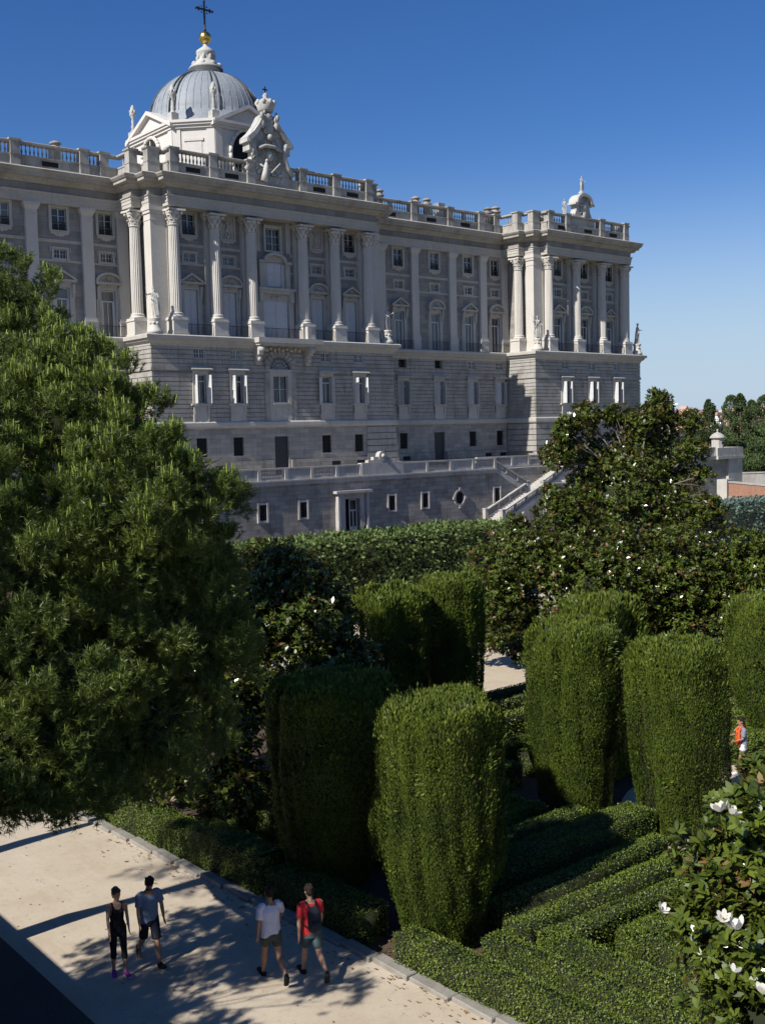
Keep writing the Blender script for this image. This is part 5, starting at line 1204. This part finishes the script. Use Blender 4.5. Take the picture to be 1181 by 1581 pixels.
magnolia('deeply shaded magnolia bush under the pine near the kerb', (14.6, 24.6, 0), [(14.6, 24.5, .8), (14.6, 24.4, 1.8)], [(15.34, 23.61, 3.06, 1.22), (13.6, 22.9, 2.6, 1.1), (13.9, 24.2, 3.6, 1.3), (13.57, 22.4, 1.6, 0.9), (15.6, 25.2, 4.4, 1.2), (14.6, 26.4, 3.2, 1.4), (13.0, 25.6, 1.8, 1.1), (12.9, 24.0, 1.5, .9)], 38, .17, 8, core=.35)
MAGN = [(12.55, 7.66, 4.95, 0.40), (13.5, 7.70, 5.05, 0.6), (12.16, 7.74, 4.30, 0.62), (12.6, 7.25, 4.20, 0.93), (11.73, 7.86, 3.61, 0.45), (11.9, 7.22, 3.40, 0.85), (11.75, 6.95, 2.6, 0.85), (13.2, 7.2, 3.6, 1.0), (12.9, 6.6, 2.6, 1.2)]
sc_ = 1.09; MAGN = [(x*sc_, y*sc_, 10+(z-10)*sc_, r*sc_) for x, y, z, r in MAGN]
NF = [(11.06, 7.07, 4.09), (11.12, 6.90, 3.99), (11.03, 7.95, 3.91), (10.76, 6.75, 3.65), (11.59, 7.45, 5.16), (11.72, 7.41, 5.12), (10.94, 6.46, 3.43)]
magnolia('near magnolia tree with large open white flowers at the lower right corner', (14.2, 7.8, 0), [(14.2, 7.8, 1.0), (14.1, 7.9, 2.2), (14.0, 8.0, 3.4)], MAGN, 44, .17, 9, near=True, flowers=[(x*1.045, y*1.045, 10+(z-10)*1.045) for x, y, z in NF], fsize=1.15, core=.3, dry=.08)
def far_tree(label, x, y, h, r, n=9000, leaf=.33, name='poplar_tree', cat='tree', z0=1.5, mat='poplar', group='trees beyond the terrace', cone=.45):
    e = empty(name, (x, y, 0)); tag(e, label, cat, group)
    MB().tube([(0, 0, 0), (.1, 0, h*.4), (0, .1, h*.8)], [.3, .2, .05], 7).build('trunk', 'bark', e)
    t = RNG.uniform(0, 1, n); a = RNG.uniform(0, 2*pi, n); prof_ = np.sin(pi*np.clip(t*.93+.07, 0, 1))**cone*(1-.45*t); q = RNG.uniform(.35, 1, n)**.5
    P = np.stack([np.cos(a)*r*prof_*q, np.sin(a)*r*prof_*q, z0+t*(h-z0)], 1); P += P*np.array([1, 1, 0])*(nz(P+x, .8))[:, None]*.6; P[:, 2] += nz(P*np.array([1, 1, 0])+x, .9)*.9*t
    P = P[nz(P+x, .9) > -.35]; D = unit(RNG.normal(0, .7, P.shape)+np.array([0, 0, .8])); F_ = unit(P*np.array([1, 1, .2])+RNG.normal(0, 1, P.shape))
    V = quad_leaves(P, D, F_, RNG.uniform(.6, 1.3, len(P))*leaf, RNG.uniform(.5, .8, len(P))*leaf)
    mesh_np('crown', V, np.arange(len(V)).reshape(-1, 4), [mat], parent=e)
def azd(px, d, h=10):          # a bearing (taken from the plan) and a distance -> ground position
    a = YAW+math.atan((px-590.5)/F_PX); return d*sin(a), d*cos(a)
for px, d, h, r, lab in ((1097, 215, 14.2, 2.6, 'slim dark poplar left of the sentry turret'), (1078, 230, 11, 4, 'rounded dark tree left of the slim poplar'), (1128, 230, 15.2, 4.2, 'leftmost tall poplar behind the street lamp'),
                         (1145, 215, 15.4, 3.6, 'tall bright poplar right of the street lamp'), (1163, 225, 14.5, 4.2, 'poplar with a dark gap, second from the right edge'), (1183, 215, 14.8, 4.2, 'poplar cut by the right edge'), (1205, 215, 14, 4, 'poplar just beyond the right edge'),
                         (1172, 190, 7.5, 4.0, 'low olive green tree in front of the poplars'), (1060, 260, 9.5, 5, 'low wide tree far behind the big magnolia'), (1112, 240, 10, 4.5, 'dark bushy tree behind the sentry turret'), (1040, 300, 9, 6, 'distant low tree beside the palace corner'), (1150, 205, 7, 6, 'dense shrub mass at the foot of the poplars')):
    x, y = azd(px, d); far_tree(lab, x, y, h, r)
x, y = azd(1160, 185); o = sheet('grass_bank', [(x-16, y+22), (x+30, y-20), (x+50, y+10), (x+5, y+50)], .4, 'grass')
rr = random.Random(11)
bl = MB(); bl.box(-14, 14, -7, 7, 0, 24).box(-5, 5, -4, 4, 24, 27)
for i in range(7):
    for j in range(9): bl.cur = 1; bl.box(-12.5+j*3, -11+j*3, -7.06, -7.0, 2+i*3.1, 3.6+i*3.1)
for i in range(7):
    for j in range(4): bl.box(-14.06, -14.0, -5.5+j*3, -4+j*3, 2+i*3.1, 3.6+i*3.1)
cols = [plain('far_block_'+n_, c_, .8, 0, .04, .1) for n_, c_ in (('white', (.62, .60, .57)), ('pink', (.52, .34, .28)), ('cream', (.55, .48, .38)), ('brown', (.40, .26, .20)))]
farm = []
for cm in cols:
    o = bl.build('city_block', [cm, 'door']); farm.append(o)
lab = {0: 'white', 1: 'pink', 2: 'cream', 3: 'brown'}
first = {0: 1, 1: 1, 2: 1, 3: 1}
for i in range(220):
    d = rr.uniform(1500, 4600); px = rr.uniform(985, 1215); x, y = azd(px, d); kk_ = rr.choice((0, 0, 1, 1, 2, 3))
    src = farm[kk_]
    if first[kk_]: o = src; first[kk_] = 0
    else: o = src.copy(); COL.objects.link(o)
    o.location = (x, y, -2-6*(d < 1200)); s = rr.uniform(.7, 1.3); o.scale = (s*rr.uniform(.7, 1.6), s, s*rr.uniform(.8, 1.4)); o.rotation_euler = (0, 0, rr.uniform(-.9, .9))
    o.name = 'city_block'; tag(o, 'tiny %s apartment block in the hazy distant city' % lab[kk_], 'building', 'distant %s city blocks' % lab[kk_])
# low walls by the viewpoint (they shade the near corner of the path)
o = tag(MB().box(5.0, 6.82, -4, 25.5, 0, .74).box(4.98, 6.87, -4, 25.55, .74, .82).build('low_stone_wall', 'darkstone'), 'broad low stone wall in shadow at the bottom left corner', 'wall')
o = tag(MB().box(1.3, 2.0, -4, 30, 0, 4.93).box(1.28, 2.03, 9, 17.95, 4.93, 5.42).build('garden_boundary_wall', 'terrace'), 'taller boundary wall outside the left edge that shades the low wall', 'wall')

# ================================================================== PEOPLE
def skin_mat(name, c): return plain(name, c, .55, 0, .06, 20)
MT['skin'] = skin_mat('skin', (.42, .24, .16)); MT['skin_tan'] = skin_mat('tanned_skin', (.33, .18, .11))
for n_, c_ in (('hair_dark', (.022, .014, .010)), ('hair_brown', (.12, .07, .04)), ('cloth_black', (.012, .012, .013)), ('cloth_navy', (.014, .016, .028)), ('cloth_blue', (.15, .20, .28)),
               ('cloth_white', (.62, .61, .68)), ('cloth_red', (.42, .025, .03)), ('cloth_olive', (.075, .08, .055)), ('cloth_teal', (.055, .085, .09)), ('shoe_dark', (.02, .02, .022)),
               ('shoe_purple', (.30, .04, .30)), ('sole_white', (.7, .7, .7)), ('cloth_grey', (.20, .20, .27)), ('cloth_cream', (.68, .67, .66)), ('cloth_orange', (.62, .09, .02)), ('pack', (.02, .025, .035)), ('cup', (.5, .65, .65))):
    MT[n_] = plain(n_, c_, .8, 0, .12, 9, .2)
def loft(mb, pts, rad, side=(1, 0, 0), seg=14):
    pts = [Vector(p) for p in pts]; n = len(pts); vs = []
    for i, p in enumerate(pts):
        d = (pts[min(i+1, n-1)]-pts[max(i-1, 0)]).normalized(); s = Vector(side); s = (s-d*s.dot(d)).normalized(); f = d.cross(s)
        a, b_ = rad[i] if hasattr(rad[i], '__len__') else (rad[i], rad[i])
        for k_ in range(seg):
            t = 2*pi*k_/seg; vs.append(p+s*a*cos(t)+f*b_*sin(t))
    fs = [[i*seg+k_, i*seg+(k_+1) % seg, (i+1)*seg+(k_+1) % seg, (i+1)*seg+k_] for i in range(n-1) for k_ in range(seg)]
    fs += [list(range(seg))[::-1], list(range((n-1)*seg, n*seg))]
    mb.add(vs, fs, True)
def remesh(mb, name, mat, voxel, parent=None, smooth=2, wr=None):
    o = mb.build(name, mat, parent)
    md = o.modifiers.new('r', 'REMESH'); md.mode = 'VOXEL'; md.voxel_size = voxel; md.use_smooth_shade = True
    if smooth: s = o.modifiers.new('s', 'SMOOTH'); s.iterations = smooth; s.factor = .5
    bpy.context.view_layer.update(); dg = bpy.context.evaluated_depsgraph_get()
    me = bpy.data.meshes.new_from_object(o.evaluated_get(dg)); old = o.data; o.modifiers.clear(); o.data = me
    me.materials.clear(); me.materials.append(MT[mat]); bpy.data.meshes.remove(old)
    if wr:      # cloth wrinkles
        V = np.empty(len(me.vertices)*3, np.float32); me.vertices.foreach_get('co', V); V = V.reshape(-1, 3); N_ = np.empty_like(V).ravel(); me.vertices.foreach_get('normal', N_); N_ = N_.reshape(-1, 3)
        V += N_*(nz(V*np.array([1, 1, .35]), 26)*wr+nz(V, 13)*wr*.6)[:, None]; me.vertices.foreach_set('co', V.astype(np.float32).ravel()); me.update()
    me.polygons.foreach_set('use_smooth', np.ones(len(me.polygons), dtype=bool)); return o
def pose(legs, arms, lean=.05, headp=.15, headyaw=0, female=False):
    """joint positions; the figure faces -Y"""
    J = {}; zh = .93
    for s, (a, b_) in zip((-1, 1), legs):
        h = Vector((s*.09, 0, zh)); k_ = h+Vector((s*.0, -sin(a), -cos(a)))*.43; an = k_+Vector((0, -sin(a-b_), -cos(a-b_)))*.42
        J['hip', s], J['knee', s], J['ank', s] = h, k_, an; J['fp', s] = a-b_
    w = .165 if female else .19
    def up_(z, x=0, y=0): return Vector((x, y-(z-.93)*lean, z))
    for s, (c_, e_, out) in zip((-1, 1), arms):
        sh = up_(1.42, s*w); el = sh+Vector((s*sin(out), -sin(c_)*cos(out), -cos(c_)*cos(out)))*.29; wr = el+Vector((s*sin(out)*.2, -sin(c_+e_), -cos(c_+e_)))*.25
        J['sh', s], J['el', s], J['wr', s] = sh, el, wr
    J['up'] = up_; J['head'] = up_(1.62)+Vector((0, -.02-.04*headp, -.02*headp)); J['hp'] = headp; J['hy'] = headyaw; J['w'] = w
    # how far above the ground the lower foot is
    lo = min(J['ank', s].z-.075-(.10*max(0, -sin(J['fp', s])-.2)) for s in (-1, 1)); J['dz'] = -lo
    return J
def hand(mb, J, s, curl=.5):
    wr, el = J['wr', s], J['el', s]; d = (wr-el).normalized(); side = Vector((0, 1, 0)); side = (side-d*side.dot(d)).normalized(); n_ = d.cross(side)
    loft(mb, [wr-d*.02, wr+d*.03, wr+d*.075, wr+d*.09], [(.026, .02), (.036, .016), (.04, .015), (.036, .012)], side, 10)
    for i, (o_, L) in enumerate(((.030, .066), (.011, .078), (-.010, .072), (-.030, .056))):
        p = wr+d*.082+side*o_; q = p+(d*cos(curl*.5)-n_*s*sin(curl*.5)*-1)*L*.5; r_ = q+(d*cos(curl*1.2)+n_*s*sin(curl*1.2))*L*.5
        mb.tube([p-d*.01, q, r_], [.0095, .009, .0075], 7)
    p = wr+d*.03+side*-.03*(1); mb.tube([p, p+side*-.028+d*.025, p+side*-.036+d*.06], [.012, .0105, .008], 7)
def body_mb(J, female=False):
    m_ = MB(); U = J['up']
    hw, ww, cw = (.165, .115, .145) if female else (.158, .135, .165)
    loft(m_, [U(.84), U(.92), U(1.02), U(1.12), U(1.25), U(1.35), U(1.42), U(1.47)], [(hw*.85, .09), (hw, .115), (hw*.9, .105), (ww, .092), (cw, .108), (cw+.012, .105), (cw, .085), (.075, .06)], seg=20)
    if female:
        for s in (-1, 1): m_.sphere(tuple(U(1.29, s*.065)+Vector((0, -.085, 0))), .058, 10, 8)
    loft(m_, [U(1.44), U(1.50)+Vector((0, .0, 0)), J['head']+Vector((0, .015, -.07))], [.062, .052, .055])
    for s in (-1, 1):
        sc = .92 if female else 1
        h, k_, a = J['hip', s], J['knee', s], J['ank', s]
        loft(m_, [h+Vector((0, 0, .05)), h.lerp(k_, .2), h.lerp(k_, .6), k_, k_.lerp(a, .3)+Vector((0, .012, 0)), k_.lerp(a, .75), a], [r*sc for r in (.09, .088, .07, .054, .058, .04, .036)], seg=16)
        f = J['fp', s]; fd = Vector((s*.12, -cos(f*.9), sin(f*.9)*(-1 if f < 0 else 1)*(1 if f > 0 else 1))).normalized() if f > 0 else Vector((s*.12, -cos(f), sin(f))).normalized()
        J['fd', s] = fd
        loft(m_, [a-fd*.05+Vector((0, 0, -.04)), a+Vector((0, 0, -.035)), a+fd*.1+Vector((0, 0, -.045)), a+fd*.17+Vector((0, 0, -.05))], [(.03, .03), (.035, .04), (.04, .028), (.036, .018)], seg=12)
        p, e_, w_ = J['sh', s], J['el', s], J['wr', s]; sa = .85 if female else 1
        loft(m_, [p+Vector((-s*.03, 0, .0)), p+Vector((s*.01, 0, -.02)), p.lerp(e_, .5), e_, e_.lerp(w_, .3), w_], [r*sa for r in (.055, .056, .045, .037, .038, .024)], seg=14)
        hand(m_, J, s)
    H = J['head']; R = Matrix.Rotation(J['hy'], 3, 'Z') @ Matrix.Rotation(J['hp'], 3, 'X')
    hm = MB(); hm.sphere((0, .01, .035), 1, 16, 12, (.074, .092, .09))
    loft(hm, [(0, .0, -.005), (0, -.018, -.04), (0, -.035, -.075), (0, -.045, -.098)], [(.066, .078), (.058, .065), (.045, .045), (.024, .022)])
    hm.tube([(0, -.08, .03), (0, -.105, -.005), (0, -.10, -.018)], [.010, .015, .012], 7)
    for s in (-1, 1): hm.sphere((s*.076, .012, .0), .022, 8, 6, (.4, .8, 1.3)); hm.sphere((s*.013, -.092, -.017), .009, 6, 5)
    hm.sphere((0, -.083, -.048), .02, 8, 6, (1.2, .5, .4)); hm.sphere((0, -.078, .045), .03, 8, 6, (1.8, .5, .35))
    m_.add([tuple(H+R @ Vector(v)) for v in hm.v], hm.f, True); J['R'] = R
    return m_
def shoe(J, s, mats, e):
    a, fd = J['ank', s], J['fd', s]; m_ = MB(); dn = Vector((0, 0, -1)); sd = fd.cross(Vector((0, 0, 1))).normalized(); dn = -(sd.cross(fd))
    if dn.z > 0: dn = -dn
    loft(m_, [a-fd*.075+dn*.035, a-fd*.05+dn*.03, a+fd*.03+dn*.03, a+fd*.11+dn*.048, a+fd*.18+dn*.056, a+fd*.20+dn*.06], [(.03, .03), (.04, .045), (.043, .048), (.048, .032), (.042, .022), (.02, .012)], seg=14)
    o = m_.build('shoe', mats[0], e)
    q = MB(); loft(q, [a-fd*.085+dn*.075, a-fd*.07+dn*.075, a+fd*.08+dn*.077, a+fd*.19+dn*.072, a+fd*.21+dn*.068], [(.02, .01), (.042, .014), (.05, .013), (.045, .011), (.02, .008)], side=tuple(sd), seg=12); q.build('sole', mats[1], o)
def person(label, loc, face, H, J, skin, top, bottom, shoes, hair, hair_len=0, female=False, tank=False, legl=.55, beard=False, skirt=False, tight=False):
    s_ = H/1.75; m_ = body_mb(J, female); o = remesh(m_, 'person', skin, .011, smooth=1)
    tag(o, label, 'person'); U = J['up']; g = .0
    # shirt
    c = MB(); hw, ww, cw = (.165, .12, .15) if female else (.163, .15, .172); x_ = .012 if tank else .024
    loft(c, [U(.86 if not tank else .88), U(.95), U(1.08), U(1.2), U(1.32), U(1.40), U(1.46)] if not tank else [U(.88), U(.98), U(1.1), U(1.22), U(1.30), U(1.37), U(1.40)],
         [(hw+x_+.01, .125), (hw+x_, .125), (ww+x_+.005, .11+x_*.5), (cw-.01+x_*.6, .112+x_*.5), (cw+x_*.8, .115+x_*.4), (cw+.0+x_*.3, .092), (.085, .062)] if not tank else
         [(hw+x_, .122), (hw*.95+x_, .115), (ww+x_, .102), (cw-.005, .115), (cw-.01, .118), (.12, .10), (.10, .08)], seg=20)
    if female:
        for s in (-1, 1): c.sphere(tuple(U(1.29, s*.065)+Vector((0, -.088, 0))), .064, 10, 8)
    for s in (-1, 1):
        p, e_ = J['sh', s], J['el', s]
        if tank: c.tube([U(1.36, s*.085)+Vector((0, -.095, 0)), U(1.455, s*.09)+Vector((0, -.03, 0)), U(1.44, s*.09)+Vector((0, .05, 0)), U(1.34, s*.08)+Vector((0, .1, 0))], .02, 8)
        else: loft(c, [p+Vector((-s*.09, 0, .0)), p+Vector((-s*.03, 0, -.008)), p+Vector((s*.0, 0, -.03)), p.lerp(e_, .4), p.lerp(e_, .78)], [.060, .066, .067, .063, .066], seg=14)
    remesh(c, 'tank_top' if tank else 'shirt', top, .012, o, 2, .0035)
    # trousers / shorts / skirt
    c = MB()
    loft(c, [U(.80), U(.88), U(.95), U(1.0)], [(hw+.012, .12), (hw+.014, .13), (hw+.008, .122), (hw*.93, .112)], seg=20)
    if skirt: loft(c, [U(1.0), U(.9), U(.75), U(.62)], [(.15, .11), (.18, .135), (.20, .15), (.205, .16)], seg=20)
    else:
        for s in (-1, 1):
            h, k_, a = J['hip', s], J['knee', s], J['ank', s]
            if legl <= 1: loft(c, [h+Vector((0, 0, .02)), h.lerp(k_, .3), h.lerp(k_, legl)], [.10, .098, .088 if not tight else .06], seg=14)
            else: loft(c, [h+Vector((0, 0, .02)), h.lerp(k_, .3), h.lerp(k_, .7), k_, k_.lerp(a, .3)+Vector((0, .012, 0)), k_.lerp(a, legl-1)], [.095, .088, .072, .060, .062, .052], seg=14)
    remesh(c, 'skirt' if skirt else ('leggings' if tight else 'shorts'), bottom, .012, o, 2, .0025)
    for s in (-1, 1): shoe(J, s, shoes, o)
    R, Hc = J['R'], J['head']; hr = MB()
    hr.sphere((0, .022, .052), 1, 16, 12, (.083, .096, .088)); hr.sphere((0, .05, -.0), 1, 12, 8, (.074, .062, .07)); hr.sphere((0, -.045, .095), .045, 10, 8, (1.4, .9, .7))
    for i in range(24):
        a = random.uniform(0, 6.28); b_ = random.uniform(.2, 1.4); v = Vector((cos(a)*cos(b_)*.078, .03+sin(a)*cos(b_)*.09, .055+sin(b_)*.082))
        if v.y < -.03 and v.z < .09: continue
        hr.sphere(tuple(v), random.uniform(.018, .03), 6, 5)
    if hair_len == 1: loft(hr, [(0, .09, .06), (.02, .135, .03), (.03, .15, -.05), (.02, .14, -.13)], [.03, .045, .04, .015])
    if hair_len == 2: loft(hr, [(0, .05, .05), (0, .08, -.03), (0, .09, -.14), (0, .085, -.24)], [(.085, .06), (.088, .055), (.08, .04), (.05, .02)])
    if beard: loft(hr, [(0, -.07, -.05), (0, -.068, -.075), (0, -.06, -.11)], [(.055, .03), (.05, .035), (.025, .02)])
    hr.v = [tuple(Hc+R @ Vector(v)) for v in hr.v]; remesh(hr, 'hair', hair, .010, o, 1, .003)
    ey = MB()
    for s in (-1, 1): ey.sphere((s*.03, -.079, .022), .011, 8, 6)
    ey.v = [tuple(Hc+R @ Vector(v)) for v in ey.v]; ey.build('eyes', 'hair_dark', o)
    o.location = (loc[0], loc[1], loc[2]+J['dz']*s_); o.rotation_euler = (0, 0, face); o.scale = (s_,)*3
    return o
GZ = .012
J = pose([(.02, .12), (.30, .10)], [(.22, .35, .10), (-.22, .55, .16)], headp=.1, headyaw=.35, female=True); J['dz'] -= .0
w1 = person('woman with a brown ponytail in a black tank top, capri leggings and purple trainers', (8.58, 18.28, GZ), radians(-12), 1.66, J, 'skin', 'cloth_black', 'cloth_black', ('shoe_purple', 'sole_white'), 'hair_brown', 1, True, True, 1.42, tight=True)
J = pose([(-.22, .55), (.34, .05)], [(.10, .15, .10), (-.05, .30, .22)], headp=.75)
man1 = person('bearded man in a grey blue t-shirt and dark knee shorts looking down as he walks', (9.22, 18.25, GZ), radians(-8), 1.76, J, 'skin_tan', 'cloth_blue', 'cloth_navy', ('shoe_dark', 'shoe_dark'), 'hair_dark', 0, legl=.95, beard=True)
J = pose([(-.28, .75), (.30, .06)], [(.45, .35, .30), (-.10, .30, .12)], headp=.15)
man2 = person('man seen from behind in a white t-shirt and olive shorts', (10.58, 16.14, GZ), radians(180-14), 1.78, J, 'skin_tan', 'cloth_white', 'cloth_olive', ('shoe_dark', 'shoe_dark'), 'hair_dark', 0, legl=.62)
J = pose([(-.30, .70), (.28, .05)], [(.10, .25, .12), (-.30, .30, .22)], headp=.2)
man3 = person('man seen from behind in a red t-shirt and grey shorts wearing a backpack', (11.18, 15.72, GZ), radians(180-14), 1.76, J, 'skin', 'cloth_red', 'cloth_teal', ('shoe_dark', 'shoe_dark'), 'hair_dark', 0, legl=.78)
# backpack
c = MB(); U = J['up']; off = lambda z, y, x=0: tuple(U(z, x)+Vector((0, y, 0)))
loft(c, [off(.98, .17), off(1.02, .19), off(1.15, .20), off(1.30, .185), off(1.38, .15), off(1.40, .13)], [(.10, .05), (.13, .075), (.135, .08), (.125, .07), (.09, .045), (.04, .02)], seg=16)
bp = remesh(c, 'backpack', 'pack', .012, None, 2, .003); tag(bp, 'small dark backpack on the back of the man in the red t-shirt', 'backpack')
c = MB()
for s in (-1, 1): c.tube([off(1.34, .13, s*.05), off(1.455, .06, s*.085), off(1.46, -.02, s*.10), off(1.38, -.115, s*.11), off(1.2, -.13, s*.13), off(1.08, -.03, s*.175), off(1.04, .12, s*.13)], .016, 8)
c.build('strap', 'cloth_black', bp); c = MB(); loft(c, [off(1.05, .27), off(1.10, .285), off(1.18, .28)], [(.08, .02), (.09, .025), (.07, .012)]); c.build('front_pocket', 'pack', bp)
bp.location, bp.rotation_euler, bp.scale = man3.location, man3.rotation_euler, man3.scale
J = pose([(-.35, .35), (.28, .05)], [(.55, 1.0, .10), (.2, 1.2, .08)], headp=.1, female=True)
w2 = person('distant woman with long dark hair, striped top, white shorts and orange scarf', (27.15, 16.75, GZ), radians(-122), 1.66, J, 'skin_tan', 'cloth_grey', 'cloth_cream', ('sole_white', 'sole_white'), 'hair_dark', 2, True, legl=.42)
c = MB(); c.tube([U(1.46, .06), U(1.38, .09)+Vector((0, -.12, 0)), U(1.15, .08)+Vector((0, -.15, 0)), U(.9, .07)+Vector((0, -.14, 0))], [.04, .05, .055, .06], 8)
c.tube([U(1.46, -.06), U(1.38, -.08)+Vector((0, -.12, 0)), U(1.2, -.06)+Vector((0, -.15, 0)), U(.95, -.05)+Vector((0, -.15, 0))], [.04, .05, .05, .05], 8)
c.build('scarf', 'cloth_orange', w2)
c = MB(); hp_ = J['wr', -1]+(J['wr', -1]-J['el', -1]).normalized()*.08; c.lathe([(.03, -.08), (.032, .06), (.015, .09), (.015, .11)], hp_.x, hp_.y, seg=10); c.v = [(a, b_, z+hp_.z) for a, b_, z in c.v]
bt = c.build('water_bottle', 'cup'); tag(bt, 'pale bottle in the hand of the distant woman', 'bottle'); bt.location, bt.rotation_euler, bt.scale = w2.location, w2.rotation_euler, w2.scale

# ================================================================== STATUES
def statue(label, x, y, z, H, face, arms, ped=True, pr=.78, sd=1, wing=0):
    J = pose([(.05, .1), (.12, .3)], arms, headp=.1, headyaw=.4*sd); J['w'] = .19; m_ = body_mb(J); U = J['up']
    loft(m_, [U(1.2), U(1.0), U(.8), U(.5)+Vector((.04*sd, 0, 0)), U(.2)+Vector((.06*sd, .03, 0)), U(-.0)+Vector((.05*sd, .05, 0))], [(.14, .1), (.18, .13), (.19, .15), (.16, .15), (.13, .15), (.16, .17)], seg=18)
    rr = random.Random(int(x)); 
    for i in range(9):
        a = rr.uniform(-.2, .2); m_.tube([U(1.35, a*.6)+Vector((0, -.09, 0)), U(1.0, a)+Vector((0, -.16, 0)), U(.6, a*1.2)+Vector((0, -.18, 0)), U(.1, a*1.1+.05*sd)+Vector((0, -.18, 0))], [.02, .03, .035, .03], 6)
    m_.tube([U(1.45, -.15*sd)+Vector((0, -.06, 0)), U(1.2, .0)+Vector((0, -.15, 0)), U(.95, .2*sd)+Vector((0, -.13, 0)), U(.7, .27*sd), U(.4, .28*sd)], [.05, .055, .06, .05, .04], 8)
    Hc = J['head']; m_.lathe([(.085, Hc.z+.05), (.11, Hc.z+.09), (.12, Hc.z+.15), (.09, Hc.z+.13), (.01, Hc.z+.12)], Hc.x, Hc.y, seg=10)
    w_ = J['wr', -1]
    if wing: m_.tube([w_+Vector((0, 0, -.3)), w_+Vector((-.02, 0, .35))], .022, 8)
    o = remesh(m_, 'statue', 'statue', .018, None, 1); s_ = H/1.82; o.scale = (s_,)*3; o.location = (x, y, z+.02); o.rotation_euler = (0, 0, face)
    tag(o, label, 'statue', 'stone statues of the palace')
    if ped:
        c = MB(); c.lathe([(pr, -1.6), (pr, -1.35), (pr*.96, -1.3), (pr*.70, -.95), (pr*.62, -.6), (pr*.66, -.3), (pr*.8, -.12), (pr*.8, 0), (.0, .0)], seg=24)
        for a in (3.6, 4.4, 5.2): c.sphere((pr*.62*cos(a), pr*.62*sin(a), -.55), .16, 8, 6)
        p_ = c.build('pedestal', 'column', o); p_.scale = (1/s_,)*3
    return o
statue('sunlit statue holding up a staff beside the left corner pier of the central block', 53.95, 100.1, 22.12, 3.15, radians(-25), [(.9, .9, .9), (.4, 1.4, .2)], wing=1)
statue('shaded statue at the right end of the central block beside the wing', 84.9, 100.1, 22.12, 2.9, radians(10), [(.3, .8, .2), (.4, 1.6, .2)])
statue('sunlit statue beside the left corner pier of the right pavilion', 111.75, 100.1, 22.12, 3.15, radians(-25), [(.8, 1.2, .9), (.2, .9, .3)], wing=1, sd=-1)
statue('statue in profile against the sky at the far right corner of the palace', 133.7, 100.1, 22.12, 3.15, radians(35), [(.2, .5, .1), (.5, 1.2, .1)], sd=-1)
statue('small statue on the crest arch above the right pavilion', 121.9, 100.6, 43.15, 2.15, radians(0), [(.5, 1.2, .5), (.3, 1.2, .4)], ped=False)
statue('small statue standing on the parapet left of the right crest', 118.1, 100.5, 39.58, 2.1, radians(-30), [(.3, .8, .3), (.3, 1.0, .3)], ped=False, sd=-1)
